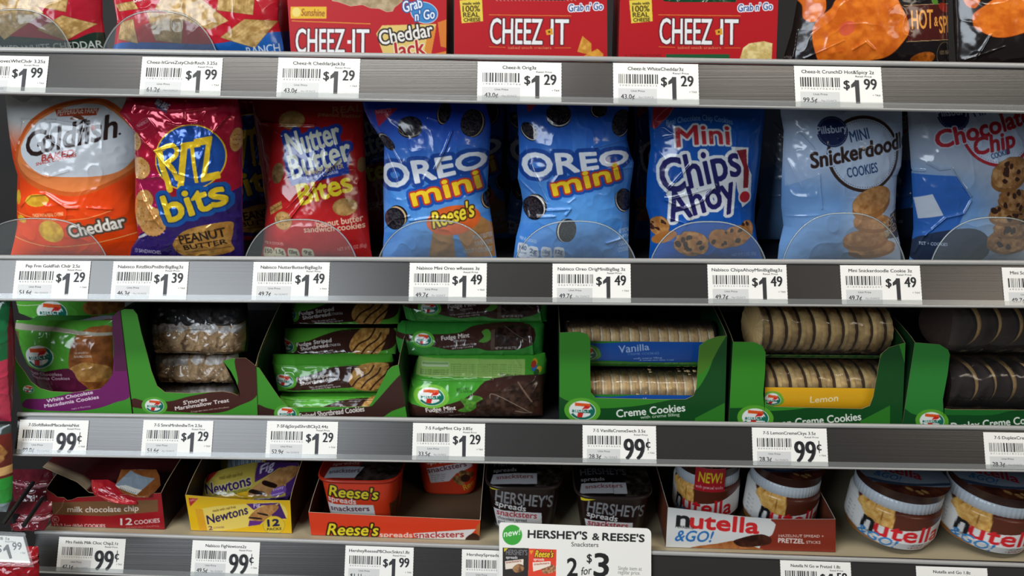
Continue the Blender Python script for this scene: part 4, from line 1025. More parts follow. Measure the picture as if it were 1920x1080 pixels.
def treat(rows, y, lab, seed, split):
    rows = rows[:-1] + [(min(rows[-1][0], deck_py(2, rows[-1][1], y + .001) - 3),) + tuple(rows[-1][1:])]
    x0, x1 = min(r[1] for r in rows), max(r[2] for r in rows); y0, y1 = rows[0][0], rows[-1][0]
    A = Art(x0 - 2, y0 - 2, x1 + 2, y1 + 2, '#b08f68', seed=seed)
    n = value_noise((A.H, A.W), 7, A.rng, 3)[..., None]; A.a[:] = hx('#a8845a') * (1 - n) + hx('#dcb98c') * n
    for i in range(60): A.ell(A.rng.uniform(x0, x1), A.rng.uniform(split, y1), 1.5, 1.2, 0, '#7c5c3c', .6)
    A.rect(x0 - 2, y0 - 2, x1 + 2, split - 8, A.tex('#2c201e', '#0e0a0a', 8))
    for i in range(9):
        x = x0 + (x1 - x0) * (i + .5) / 9 + A.rng.normal(0, 3); A.poly(smooth(circ(x, split - 2 + A.rng.normal(0, 2), 11, 8, 0, 7) + A.rng.normal(0, 1.2, (7, 2)), 4), A.tex('#f0ece8', '#c8c0ba', 8))
    for i in range(9): A.ell(A.rng.uniform(x0 + 8, x1 - 8), A.rng.uniform(y0, max(split - 9, y0 + 1)), 4, 3, 0, '#8f8884', .8)
    th = thing('marshmallow_treat', U((x0 + x1) / 2, y1, y), lab, 'marshmallow treat', 'wrapped marshmallow treats in their carton')
    pillow('bar', A, rows, y, y + .02, .018, mat('rice_treat', rough=.7, attr=True, bump=.35, bscale=300), (), (.0018, 8), seed, parent=th, horiz=True, pu=12, pv=3, back='#6a523a')
    k_ = [(r[0] - .5, r[1] - 4, r[2] + 5) for r in rows]
    pillow('wrapper', '#ffffff', k_, y - .001, y + .019, .0205, WRAP, [(smooth([(x0 + 12, split - 8), (x0 + 60, split - 3), (x1 - 60, split - 5)], 6, False), 2, .002), ([(x1 - 70, split), (x1 - 82, split + 40), (x1 - 52, split + 52)], 2, .003)], (.004, 30), seed + 1, parent=th, horiz=True, pu=12, pv=3, back='#ffffff')
    return th
treat([(572, 282, 452), (600, 281, 455), (640, 283, 456), (666, 285, 452)], Y3 + .040, 'upper wrapped marshmallow treat in the carton, chocolate on top', 61, 614)
treat([(660, 290, 440), (690, 288, 444), (719, 296, 444)], Y3 + .034, 'middle wrapped marshmallow treat, showing through the carton opening', 62, 672)
treat([(719, 300, 442), (745, 300, 444), (771, 304, 444)], Y3 + .032, 'lowest wrapped marshmallow treat, mostly hidden by the carton front', 63, 730)

# -- fudge striped shortbread carton
T = cr(470, 560, 4.696); A = Art(465, 560, 775, 800, GRN, seed=47)
A.poly(smooth(T([(60, 940), (150, 965), (330, 1000), (640, 990), (900, 960), (1050, 950), (1110, 900), (1330, 660), (1420, 660), (1420, 900), (1250, 990), (1000, 1080), (60, 1080)]), 5), '#3a211b')
A.seven(*T(320, 1015), 17, 5, ring=LGRN)
A.text('Fudge Striped Shortbread Cookies', T(300, 1075), T(1003, 992), 46 / T.k, '#e4ded8', bold=.7)
top = T([(45, 602), (75, 612), (160, 740), (250, 870), (330, 958), (700, 955), (1040, 950), (1080, 890), (1140, 770), (1205, 635), (1245, 598), (1302, 582)])
bx = [T(x, 0)[0] for x in (65, 110, 200, 280, 350, 700, 1030, 1090, 1160, 1230, 1280, 1385)]
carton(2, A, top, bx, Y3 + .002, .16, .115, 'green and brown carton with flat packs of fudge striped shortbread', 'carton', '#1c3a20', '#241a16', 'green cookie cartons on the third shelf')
def fudge_art(dx, dy, seed):
    A = Art(485 + dx, 655 + dy, 750 + dx, 750 + dy, LGRN, seed=seed)
    S = lambda L: [(a + dx, b + dy) for a, b in T(L)]
    s = lambda x, y: S([(x, y)])[0]
    A.noise(30, .03); A.rect(485 + dx, 655 + dy, 750 + dx, 683 + dy, '#4a9a30')
    A.poly(smooth(S([(330, 700), (520, 660), (740, 590), (1000, 575), (1250, 570), (1250, 730), (900, 770), (640, 790), (330, 800)]), 5), BRN)
    A.seven(*s(305, 712), 17, 5, ring=LGRN)
    A.text('Fudge Striped', s(418, 712), s(722, 668), 31 / T.k, '#ece6e0', bold=.6); A.text('Shortbread', s(450, 750), s(690, 712), 31 / T.k, '#ece6e0', bold=.6); A.text('COOKIES', s(690, 710), s(800, 700), 20 / T.k, '#ddd', bold=.2)
    A.text('Thin shortbread with', s(525, 780), s(735, 752), 17 / T.k, '#ddd', bold=.2); A.text('chocolate fudge stripes', s(545, 798), s(800, 765), 17 / T.k, '#ddd', bold=.2)
    A.poly(smooth(S([(980, 570), (1200, 565), (1205, 640), (1110, 800), (960, 805), (885, 740), (890, 660)]), 6), A.tex('#d0a058', '#9c6c34', 5))
    for i in range(3): A.stroke(smooth(S([(905 + 75 * i, 760 + 20 * i), (960 + 75 * i, 690 + 20 * i), (1050 + 70 * i, 640 + 10 * i), (1090 + 60 * i, 580 + 20 * i)]), 6, False), 3, '#3a2218')
    return A
gp = 'fudge striped shortbread packs in their carton'
rw = lambda dx, dy: [(668 + dy, 497 + dx, 733 + dx), (680 + dy, 494 + dx, 737 + dx), (700 + dy, 500 + dx, 737 + dx), (738 + dy, 510 + dx, 722 + dx)]
rim = lambda dx, dy: [([(500 + dx, 683 + dy), (730 + dx, 684 + dy)], 1.6, .0016)]
pack(fudge_art(18, 62, 52), [(739, 528, 722), (745, 522, 728), (782, 520, 722)], 'lowest fudge striped pack, its top edge above the carton lip', Y3 + .020, Y3 + .030, .010, grp=gp, seed=2, creases=[([(535, 746), (700, 747)], 1.6, .0016)])
pack(fudge_art(0, 0, 51), [(668, 509, 733), (680, 507, 737), (700, 510, 737), (738, 518, 722)], 'lit fudge striped pack with readable white lettering, in the carton opening', Y3 + .022, Y3 + .040, .012, grp=gp, seed=3, creases=rim(0, 0))
A = fudge_art(0, -64, 53)
pack(A, [(618, 532, 742), (640, 530, 745), (667, 534, 740)], 'shaded fudge striped pack lying behind and above the lit one', Y3 + .072, Y3 + .100, .010, grp=gp, seed=4)
pack(fudge_art(4, -122, 54), [(560, 546, 748), (585, 544, 750), (610, 548, 746)], 'dark topmost fudge striped pack, deep under the shelf above', Y3 + .100, Y3 + .140, .010, grp=gp, seed=5)

# -- loose pile of fudge mint packs
T = cr(740, 560, 4.697)
def mint_art(dx, dy, seed):
    A = Art(738 + dx, 600 + dy, 1030 + dx, 675 + dy, '#2f8030', seed=seed)
    S = lambda L: [(a + dx, b + dy) for a, b in T(L)]; s = lambda x, y: S([(x, y)])[0]
    A.noise(25, .03)
    A.poly(smooth(S([(0, 300), (120, 300), (260, 300), (560, 290), (740, 230), (1190, 230), (1200, 400), (860, 445), (720, 420), (520, 440), (330, 400), (160, 360), (0, 340)]), 4), BRN)
    A.seven(*s(258, 345), 15.5, 5, ring=LGRN)
    A.text('Fudge Mint', s(420, 350), s(663, 325), 36 / T.k, '#e6e0da', bold=.5); A.text('COOKIES', s(525, 368), s(635, 358), 16 / T.k, '#ccc', bold=.1)
    A.text('Crisp cookies with mint flavor', s(435, 415), s(730, 385), 15 / T.k, '#ccc', bold=.1); A.text('and fudge coating', s(510, 432), s(695, 408), 15 / T.k, '#ccc', bold=.1)
    A.poly(smooth(S([(745, 360), (790, 320), (770, 280), (820, 260), (850, 290), (850, 340), (800, 370)]), 4), '#4e8a34')
    A.poly(S([(850, 270), (960, 235), (1170, 235), (1195, 330), (1070, 440), (850, 440)]), A.tex('#3a2822', '#1c120f', 6)); A.poly(S([(850, 270), (885, 260), (885, 430), (850, 440)]), '#54443a')
    A.stroke(S([(970, 238), (1070, 300), (1170, 355)]), .9, '#6a5a50')
    A.text('NET WT 3.85 OZ (109g)', s(890, 432), s(1075, 425), 20 / T.k, '#cfc8c0', bold=.2)
    return A
gp = 'fudge mint packs in the loose pile'
cz = lambda dx, dy: [(T([(40, 240), (110, 215)]), 2, .002)]
def ends(x0, x1, ya, yb): return [(ya, x0 + 12, x1 - 6), (ya + 7, x0 + 4, x1), ((ya + yb) / 2, x0, x1 - 1), (yb - 6, x0 + 6, x1 - 3), (yb, x0 + 20, x1 - 2)]
A = Art(745, 665, 1040, 800, '#459a30', seed=55); A.noise(25, .03)
A.poly(T([(200, 530), (1150, 540), (1148, 695), (680, 668), (188, 665)]), '#93bb62'); A.rect(*T(238, 555), *T(478, 590), '#b9cda0'); A.rect(*T(244, 560), *T(474, 574), '#7aa060')
for i in range(7): A.text('Ingredients sugar enriched flour palm oil cocoa', T(500, 575 + 15 * i), T(1120, 582 + 17 * i), 9 / T.k, '#5c8040', bold=0)
for i in range(3): A.text('Baked with peppermint oil', T(230, 620 + 15 * i), T(480, 620 + 16 * i), 10 / T.k, '#3c5828', bold=.1)
A.text('Nutrition Facts', T(930, 660), T(1120, 672), 22 / T.k, '#2c4420', bold=.3)
for x, y, c in ((1232, 600, '#2a6ab8'), (1235, 562, '#c8a028'), (1272, 620, '#d8b430'), (1250, 640, '#2c5a28'), (1225, 575, '#a83a2c')): A.ell(*T(x, y), 5, 6, 20, c)
A.poly(smooth(T([(80, 920), (300, 940), (560, 880), (700, 800), (860, 680), (1320, 670), (1330, 900), (1290, 1080), (60, 1080)]), 4), '#3b221b')
A.seven(*T(330, 838), 24, 3, ring='#7cc040')
A.text('BEST BY', T(555, 785), T(665, 775), 22 / T.k, '#2c5a24', bold=.3); A.text('2016 MAR 09', T(555, 805), T(690, 800), 20 / T.k, '#2c5a24', bold=.2)
A.poly(smooth(T([(560, 970), (620, 930), (585, 860), (660, 850), (705, 820), (780, 850), (740, 900), (700, 960), (620, 990)]), 5), A.tex('#5f9a38', '#3f7426', 6))
A.poly(T([(840, 820), (1080, 705), (1270, 700), (1300, 860), (1200, 1040), (720, 1080), (725, 890)]), A.tex('#48342a', '#241711', 9)); A.stroke(smooth(T([(845, 850), (860, 810), (1000, 870), (1190, 990), (1195, 1000), (1060, 975)]), 6, False), 1.2, '#8a7a6c'); A.stroke(T([(1090, 710), (1150, 800), (1210, 890)]), 3, '#6a5648')
A.text('Fudge Mint', T(282, 990), T(545, 960), 42 / T.k, '#ece6e0', bold=.7); A.text('COOKIES', T(395, 1003), T(520, 990), 20 / T.k, '#ccc', bold=.2); A.text('Crisp cookies with mint', T(480, 1035), T(625, 1018), 15 / T.k, '#ccc', bold=.1)
pack(A, [(668, 786, 1022), (682, 778, 1026), (712, 768, 1024), (745, 762, 1019), (788, 758, 1018)], 'lowest and brightest fudge mint pack, nutrition panel folded on top', Y3 + .008, Y3 + .036, .020, grp=gp, seed=6, creases=[(T([(190, 690), (640, 690), (860, 690)]), 2, .0012), (T([(100, 620), (160, 760)]), 3, .002)])
pack(mint_art(0, 0, 56), ends(740, 1021, 605, 671), 'middle fudge mint pack of the loose pile', Y3 + .040, Y3 + .056, .014, grp=gp, seed=7, creases=[(T([(90, 230), (130, 480)]), 3, .002), (T([(1200, 250), (1220, 480)]), 3, .002)])
pack(mint_art(12, -59, 57), ends(753, 1028, 545, 607), 'topmost fudge mint pack, half under the second shelf', Y3 + .052, Y3 + .068, .014, grp=gp, seed=8, creases=[([(765, 560), (780, 600)], 3, .002), ([(1010, 570), (1016, 605)], 3, .002)])

# -- vanilla creme carton
def creme_art(T, x0, x1, word, seed, wx):
    A = Art(x0, 560, x1, 810, '#348526', seed=seed)
    A.poly(smooth(T([(60, 840), (150, 860), (320, 920), (600, 920), (900, 880), (1200, 800), (1330, 640), (1420, 420), (1540, 300), (1540, 1080), (60, 1080)]), 6), '#114a1d')
    A.poly(smooth(T([(1250, 640), (1265, 420), (1500, 280), (1430, 420), (1340, 580)]), 4), '#4a7a24')
    A.poly(T([(1230, 1010), (1480, 880), (1480, 1060), (1230, 1060)]), '#2f7a26')
    return A
T = cr(1030, 560, 4.5); A = creme_art(T, 1040, 1375, '', 71, 0)
A.seven(*T(280, 945), 24, 5, ring='#5aa52f')
A.text('Creme Cookies', T(570, 1003), T(1148, 950), 62 / T.k, '#eef0ea', bold=.8); A.text('with creme filling', T(770, 1015), T(1100, 990), 26 / T.k, '#d4dccc', bold=.2)
top = T([(85, 287), (250, 280), (320, 300), (345, 350), (345, 600), (350, 790), (390, 838), (900, 850), (1150, 850), (1215, 820), (1240, 760), (1250, 600), (1265, 400), (1330, 350), (1420, 320), (1500, 312)])
bx = [T(x, 0)[0] for x in (85, 240, 300, 345, 355, 370, 420, 900, 1130, 1180, 1210, 1240, 1280, 1340, 1410, 1478)]
carton(2, A, top, bx, Y3 + .002, .15, .118, 'green carton reading Creme Cookies, holding blue banded packs', 'carton', '#5a5f5a', '#0f3a1a', 'green cookie cartons on the third shelf')
VAN = ('#c9a876', '#d6b784', '#efe3c8', .024, .0115)
def van_art(seed):
    A = Art(0, 0, 300, 110, '#2c7a2a', seed=seed)                    # its own sheet, drawn in sheet units
    A.poly(smooth([(-20, 0), (60, 6), (150, 0), (330, -8), (330, 40), (200, 56), (90, 50), (-20, 50)], 5), '#1a4fa0')
    A.seven(42, 30, 22, 5, ring='#4f9a30'); A.text('Vanilla', (108, 26), (168, 20), 14, '#a9bedc', bold=.4); A.text('CREME COOKIES', (126, 31), (188, 28), 5, '#6f90c4', bold=.1); A.text('with creme filling', (138, 44), (194, 40), 5.5, '#a9bedc', bold=.1); A.text('A sweet and tasty treat', (150, 50), (218, 47), 5.5, '#a9bedc', bold=.1)
    A.text('NET WT 3.5 OZ', (202, 65), (250, 65), 9, '#6fa868', bold=.1)
    A.rect(30, 84, 232, 103, '#7fb278'); A.text('Nutrition', (30, 92), (62, 93), 8, '#1c4a20', bold=.4); A.stroke([(80, 91), (225, 97)], 1, '#2c5a2c')
    for y in (89, 95): A.text('Total Fat 6g   Sodium 110mg   Total Carb 24g', (80, y), (225, y + 6), 4, '#3c6a3c')
    return A
V = van_art(72)
def at3(px, py, y): return U(px, py, y)
for i, (py, yc, x0, x1, n, lab) in enumerate(((740, Y3 + .036, 1085, 1318, 14, 'lower blue banded vanilla pack, in the opening of the creme cookie carton'), (632, Y3 + .046, 1062, 1330, 15, 'upper blue banded vanilla pack, standing above the creme cookie carton front'))):
    P, Q = at3(x0, py, yc), at3(x1, py, yc)
    zc = P[2]
    if i == 0: zc = deck_z(2, 0) + .0265 + .0030
    else: zc = deck_z(2, 0) + .0265 * 3 + .0045
    # lower pack shows cookies above a blue band; the upper one turns its band up
    roll_pack(P[0], Q[0], yc, zc, n, VAN, lab, [((-75, 18, V, (0, 0, 300, 110)) if i else (-80, 8, V, (0, 0, 300, 110)))], turn=3, grp='vanilla creme packs in their carton', seed=70 + i)

# -- lemon creme carton
T = cr(1340, 565, 4.5); A = creme_art(T, 1355, 1715, '', 73, 0)
A.poly(T([(130, 330), (440, 330), (440, 900), (130, 900)]), '#358a24')
A.seven(*T(345, 985), 24, 5, ring='#5aa52f')
A.text('Lemon Creme Cookies', T(420, 1075), T(1238, 1003), 62 / T.k, '#eef0ea', bold=.8)
top = T([(155, 342), (330, 345), (400, 375), (430, 430), (425, 600), (410, 780), (440, 870), (500, 890), (1240, 908), (1310, 880), (1340, 800), (1375, 600), (1400, 450), (1470, 390), (1610, 350)])
bx = [T(x, 0)[0] for x in (118, 300, 370, 410, 420, 430, 460, 520, 1230, 1280, 1310, 1370, 1420, 1480, 1580)]
carton(2, A, top, bx, Y3 + .002, .15, .118, 'green carton of lemon creme cookies with a yellow banded pack', 'carton', '#6a6c68', '#0f3a1a', 'green cookie cartons on the third shelf')
LEM = ('#dcb87c', '#ecca88', '#4c3016', .0285, .0185)  # dark brown on the filling paints in the shaded gaps between wafers
L = Art(0, 0, 300, 110, '#e0a81e', seed=74); L.seven(28, 30, 20, 5, ring='#6fb038'); L.text('Lemon', (120, 36), (186, 30), 16, '#f4e8c0', bold=.4); L.rect(-1, 88, 301, 111, '#2f7a2a')
G2 = Art(0, 0, 300, 60, '#226028', seed=75); G2.rect(-1, 26, 301, 48, '#6fa06a'); G2.text('Total Fat 6g   Sodium 110mg   Total Carb 24g   Sugars 12g', (20, 40), (290, 42), 6, '#2c5a2c', bold=.1); G2.poly([(0, 0), (34, 0), (26, 24), (0, 24)], '#9fb0a8')
for i, (py, yc, x0, x1, n, lab) in enumerate(((0, Y3 + .042, 1420, 1638, 8, 'lower lemon creme pack with a yellow band, in the carton opening'), (0, Y3 + .048, 1404, 1632, 9, 'upper lemon creme pack, its cookie edges bare under clear film'))):
    P, Q = at3(x0, 700, yc), at3(x1, 700, yc); zc = deck_z(2, .4) + (.0335 if i == 0 else .0995) + .0015
    bd = [(-60, 12, L, (0, 0, 300, 110))] if i == 0 else [(-70, -38, G2, (0, 0, 300, 60))]
    roll_pack(P[0], Q[0], yc, zc, n, LEM, lab, bd, turn=13, grp='lemon creme packs in their carton', seed=80 + i)

# -- duplex creme carton
T = cr(1660, 565, 4.5); A = Art(1680, 560, 1990, 810, '#1f6a2a', seed=76)
A.poly(T([(140, 330), (550, 330), (530, 905), (130, 1060)]), '#2c7f33')
A.poly(smooth(T([(140, 900), (260, 960), (560, 960), (900, 960), (1100, 920), (1500, 920), (1500, 1100), (140, 1100)]), 4), '#104a20')
A.seven(*T(395, 1010), 22, 5, ring='#5aa52f'); A.text('Duplex Creme Cookies', T(560, 1090), T(1360, 1020), 62 / T.k, '#eef0ea', bold=.8)
top = T([(250, 347), (460, 365), (530, 410), (545, 450), (525, 620), (485, 830), (495, 905), (560, 914), (1170, 918), (1400, 920)])
bx = [T(x, 0)[0] for x in (140, 380, 440, 470, 485, 500, 520, 590, 1170, 1400)]
carton(2, A, top, bx, Y3 + .002, .15, .118, 'green carton of two-tone cookies, cut by the right picture edge', 'carton', '#1c3020', '#0f3a1a', 'green cookie cartons on the third shelf', sides=(1, 0))
DUP = ('#3a281f', '#d8ae70', '#e0d0b0', .0300, .0215)
for i, (yc, x0, x1, n, lab) in enumerate(((Y3 + .044, 1762, 1975, 6, 'lower pack of dark and light cookies in the right-hand carton'), (Y3 + .050, 1745, 1975, 6, 'upper pack of dark and light cookies, over the lower one'))):
    P, Q = at3(x0, 700, yc), at3(x1, 700, yc); zc = deck_z(2, .55) + (.0370 if i == 0 else .1065) + .0015
    bd = [(-75, -50, '#4f8a48', (0, 0, 60, 10))] if i == 0 else [(70, 118, '#1f5a34', (0, 0, 60, 20))]
    roll_pack(P[0], Q[0], yc, zc, n, DUP, lab, bd, turn=42, grp='dark and light creme packs in their carton', seed=90 + i)
# ------------------------------------------------------------------ lowest shelf
Y4 = .024
# -- torn dark red cookie box
T = cr(60, 850, 6.4)
A = Art(70, 840, 345, 1010, '#a3141f', seed=121); A.noise(30, .02)
A.poly(T([(215, 590), (1510, 560), (1515, 700), (900, 755), (235, 735)]), '#7d5634')
A.text('milk chocolate chip', T(428, 705), T(1280, 690), 66 / T.k, '#efe6dc', bold=.35, arc=-1.5)
A.text('12', T(1065, 862), T(1205, 858), 78 / T.k, '#f0e6e0', bold=.7); A.text('COOKIES', T(1232, 856), T(1535, 828), 46 / T.k, '#f0e6e0', bold=.4)
A.text('12-2.1oz (60g) COOKIES', T(270, 888), T(880, 896), 42 / T.k, '#e4d2cc', bold=.5); A.text('INDIVIDUALLY WRAPPED', T(1130, 905), T(1530, 882), 20 / T.k, '#c88a80', bold=.1)
A.ell(*T(285, 795), 5.5, 5.5, 0, None, line=.8, lc='#e4d2cc'); A.text('K', T(268, 812), T(302, 810), 32 / T.k, '#e4d2cc', bold=.3)
A.stroke(T([(385, 560), (360, 640), (280, 735)]), .8, '#c8a090')
top = T([(165, 425), (200, 455), (260, 490), (300, 525), (380, 530), (420, 565), (470, 560), (540, 530), (640, 525), (700, 520), (1000, 500), (1550, 478)])
bx = [T(x, 0)[0] for x in (235, 265, 310, 350, 420, 450, 500, 560, 650, 710, 1000, 1595)]
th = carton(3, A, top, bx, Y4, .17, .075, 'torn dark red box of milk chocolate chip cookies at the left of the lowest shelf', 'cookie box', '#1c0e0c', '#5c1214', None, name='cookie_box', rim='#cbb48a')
# its lid, torn loose and lying back, raw board along the tear
p0, p1, p2, p3 = U(*T(128, 160), Y4 + .03), U(*T(690, 470), Y4 + .003), U(*T(1545, 492), Y4 + .002), U(*T(1545, 492), Y4 + .002)
zt = p2[2]
bk = [np.array([p2[0] + .004, Y4 + .165, zt + .012]), np.array([U(235, 1000, Y4)[0] * 0 + p0[0] + .012, Y4 + .165, zt + .016])]
g = Geo(); n = 24
e0 = np.array([p0 + np.array([.0, 0, .0]), U(*T(330, 250), Y4 + .022), U(*T(540, 340), Y4 + .012), U(*T(690, 470), Y4 + .004), U(*T(1100, 480), Y4 + .003), p2])
q = np.linspace(0, len(e0) - 1, 40); fr = np.stack([np.interp(q, range(len(e0)), e0[:, i]) for i in range(3)], 1)
tt = np.linspace(0, 1, 40)[:, None]; br = bk[1] * (1 - tt) + bk[0] * tt
v = np.linspace(0, 1, n)[:, None, None]; P = br[None] * (1 - v) + fr[None] * v
P[..., 2] += .006 * np.sin(np.pi * v[..., 0]) * (1 - tt[:, 0])[None]
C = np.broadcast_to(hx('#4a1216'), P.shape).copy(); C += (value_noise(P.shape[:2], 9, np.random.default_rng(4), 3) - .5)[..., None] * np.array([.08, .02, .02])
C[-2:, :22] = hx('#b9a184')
g.grid(P, C); g.grid(P - np.array([0, 0, .0008]), '#8a7458', flip=True); g.grid(np.stack([P[-1], P[-1] - np.array([0, 0, .0008])]), '#cbb48a')
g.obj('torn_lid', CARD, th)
A = Art(150, 895, 270, 965, '#c22430', seed=123); A.noise(12, .05); A.poly(T([(800, 455), (1060, 560), (1060, 600), (790, 490)]), '#e05a58'); A.poly(T([(690, 340), (860, 370), (800, 450), (690, 470)]), '#d8383c')
o = pillow('cookie_pouch', A, [(903, 168, 200), (915, 168, 222), (930, 172, 245), (940, 195, 256), (950, 236, 254)], Y4 - .006, Y4 + .010, .008, FILM, [(T([(820, 470), (1050, 570)]), 2.5, .002)], (.001, 10), 7, back='#7a1a20')
tag(o, 'bright red cookie pouch poking out of the torn red box', 'cookie pouch', 'cookie pouches of the torn red box')
A = Art(210, 880, 310, 945, '#6e3f1e', seed=124); A.a *= 1.25; A.noise(8, .06)
A.poly(T([(990, 430), (1180, 250), (1480, 340), (1260, 530)]), '#8a96a2'); A.poly(T([(990, 430), (1160, 410), (1335, 470), (1265, 530)]), '#d8d4c8')
for i in range(9): A.stroke(T([(1080 + 22 * i, 440 + 7 * i), (1065 + 22 * i, 470 + 6 * i)]), .9, '#3a3a3a')
for i in range(7): A.stroke(T([(1060 + 20 * i, 390 - 20 * i), (1330 + 20 * i, 455 - 18 * i)]), .6, '#8a949c')
lid_y = min(np.linspace(Y4, Y4 + .16, 160), key=lambda y_: abs(PX((-.475, y_, zt + .013 + .06 * (y_ - Y4)))[1] - 888))
o = pillow('cookie_pouch', A, [(888, 226, 292), (900, 222, 298), (918, 215, 300), (930, 226, 290), (941, 256, 276)], Y4 - .008, lid_y, .005, FILM, (), (.001, 12), 8, back='#3a2214')
o.location.z += .004; tag(o, 'brown cookie pouch with a grey and white label, on the torn red box', 'cookie pouch', 'cookie pouches of the torn red box')

# -- yellow fig cookie carton
T = cr(330, 850, 6.748); A = Art(335, 840, 560, 1015, '#f0bf16', seed=125)
A.poly(T([(160, 565), (285, 572), (180, 675)]), '#c42c2a'); A.text('NABISCO', T(180, 615), T(265, 590), 26 / T.k, '#f0c8c0', bold=.2)
def fig_face(A, S, d=0):
    pass
A.poly(smooth(T([(330, 700), (900, 640), (1320, 630), (1400, 830), (1120, 880), (920, 930), (400, 990), (350, 830)]), 3), '#f3d767'); A.poly(T([(240, 700), (340, 710), (400, 985), (300, 970)]), '#e8a824')
A.text('made with real fruit', T(470, 745), T(760, 692), 30 / T.k, '#6a4a14', bold=.2); A.text('Newtons', T(405, 900), T(915, 765), 110 / T.k, '#2a1c54', bold=.9, shear=.08)
A.poly(T([(890, 640), (1310, 628), (1230, 660), (1090, 660), (985, 720)]), '#5a2a78'); A.text('Fig', T(985, 690), T(1065, 672), 44 / T.k, '#eee4f0', bold=.4, shear=.2)
A.poly(T([(1310, 630), (1400, 830), (1230, 830), (1190, 740)]), '#47206a'); A.poly(T([(930, 850), (1110, 860), (1060, 905), (915, 925)]), '#6a2f86')
A.poly(smooth(T([(930, 800), (1050, 690), (1240, 650), (1300, 690), (1190, 800), (1120, 860), (940, 840)]), 4), A.tex('#cc9458', '#a8723a', 6)); A.poly(smooth(T([(1030, 750), (1150, 770), (1165, 795), (1050, 772)]), 3), '#261610'); A.poly(smooth(T([(935, 805), (1075, 820), (1080, 838), (940, 825)]), 3), '#261610')
A.ell(*T(1240, 910), 20, 16.5, 0, '#e8c840', line=.8, lc='#b8901c'); A.text('12', T(1165, 925), T(1308, 915), 80 / T.k, '#20234e', bold=1.6); A.text('PACKS', T(1155, 978), T(1335, 970), 30 / T.k, '#3a3414', bold=.4)
A.text('2', T(415, 972), T(465, 968), 46 / T.k, '#5a2a5a', bold=.5); A.text('COOKIES', T(475, 955), T(612, 945), 20 / T.k, '#7a4a5a', bold=.1)
top = T([(115, 525), (300, 542), (700, 572), (1000, 592), (1445, 596)])
bx = [T(x, 0)[0] for x in (192, 360, 720, 1000, 1465)]
carton(3, A, top, bx, Y4, .15, .085, 'yellow open carton of fig cookies reading 12 packs', 'carton', '#3a2a14', '#8a3a1c', None, name='cookie_carton', rim='#d8b890')
T = cr(330, 850, 6.748); A = Art(365, 862, 562, 945, '#b9a548', seed=126)
A.poly(T([(290, 540), (420, 560), (960, 430), (1000, 640), (640, 640), (290, 620)]), '#e0b020')
A.poly(T([(365, 275), (540, 230), (365, 405)]), '#b02c26'); A.text('made with real fruit', T(560, 320), T(860, 255), 34 / T.k, '#5a4a20', bold=.2)
A.text('Newtons', T(378, 530), T(975, 365), 130 / T.k, '#33205c', bold=1.0, shear=.08, out=[(2.2, '#c8bc80')]); A.stroke(T([(480, 510), (700, 455), (960, 410)]), 1, '#3a6a2c'); A.text('100% whole grain fig cookies', T(480, 545), T(930, 440), 26 / T.k, '#4a5a1c', bold=.2)
A.poly(T([(1010, 100), (1520, 80), (1530, 200), (1300, 190), (1020, 335)]), '#4a2a66'); A.text('Fig', T(1075, 240), T(1235, 195), 66 / T.k, '#e4dcec', bold=.5, shear=.2)
A.poly(T([(1400, 330), (1540, 250), (1540, 640), (900, 640), (1000, 570), (1380, 560)]), '#4a2a6e')
A.poly(smooth(T([(940, 460), (1010, 390), (1280, 210), (1500, 190), (1510, 300), (1200, 500), (1130, 545), (950, 500)]), 4), A.tex('#b98a58', '#94683a', 8)); A.poly(smooth(T([(1110, 330), (1160, 315), (1290, 380), (1260, 420), (1130, 370)]), 3), '#211410'); A.poly(smooth(T([(945, 440), (1000, 420), (1140, 460), (1125, 500), (960, 470)]), 3), '#211410')
A.poly(smooth(T([(1240, 440), (1380, 400), (1380, 500), (1220, 540)]), 4), '#7a50a8'); A.text('Fruity', T(1250, 460), T(1370, 430), 34 / T.k, '#d8c8e8', bold=.2); A.text('Deliciousness', T(1215, 530), T(1370, 495), 24 / T.k, '#e8e0f0', bold=.2)
A.text('NET WT 2 OZ', T(690, 600), T(910, 585), 28 / T.k, '#5a4a14', bold=.3)
o = pillow('cookie_pack', A, [(873, 470, 556), (884, 420, 558), (895, 386, 558), (908, 378, 557), (925, 376, 552), (942, 374, 535)], Y4 + .022, Y4 + .060, .014, FILM, [(T([(900, 590), (1400, 575)]), 1.6, .0014), (T([(340, 500), (400, 300)]), 2, .001)], (.0009, 20), 9, back='#8a7a30')
tag(o, 'yellow fig cookie pack with purple corner, leaning in the yellow carton', 'cookie pack', 'fig cookie packs in the yellow carton')
A = Art(400, 845, 545, 885, '#b8a03c', seed=127); A.rect(428, 845, 495, 880, '#b9c4cc')
rg_ = random.Random(3); x = 431
while x < 493: w_ = rg_.choice((.8, 1.2, 2)); A.rect(x, 845, x + w_, 877, '#46586c'); x += w_ + rg_.choice((.9, 1.4, 2))
A.rect(410, 845, 421, 880, '#d8cc30'); A.rect(500, 845, 545, 870, '#5a3a5c')
o = pillow('cookie_pack', A, [(846, 408, 540), (860, 410, 542), (884, 412, 540)], Y4 + .082, Y4 + .11, .010, FILM, (), (.0009, 20), 9, back='#8a7a30')
tag(o, 'second fig cookie pack with its barcode showing, behind the leaning one', 'cookie pack', 'fig cookie packs in the yellow carton')

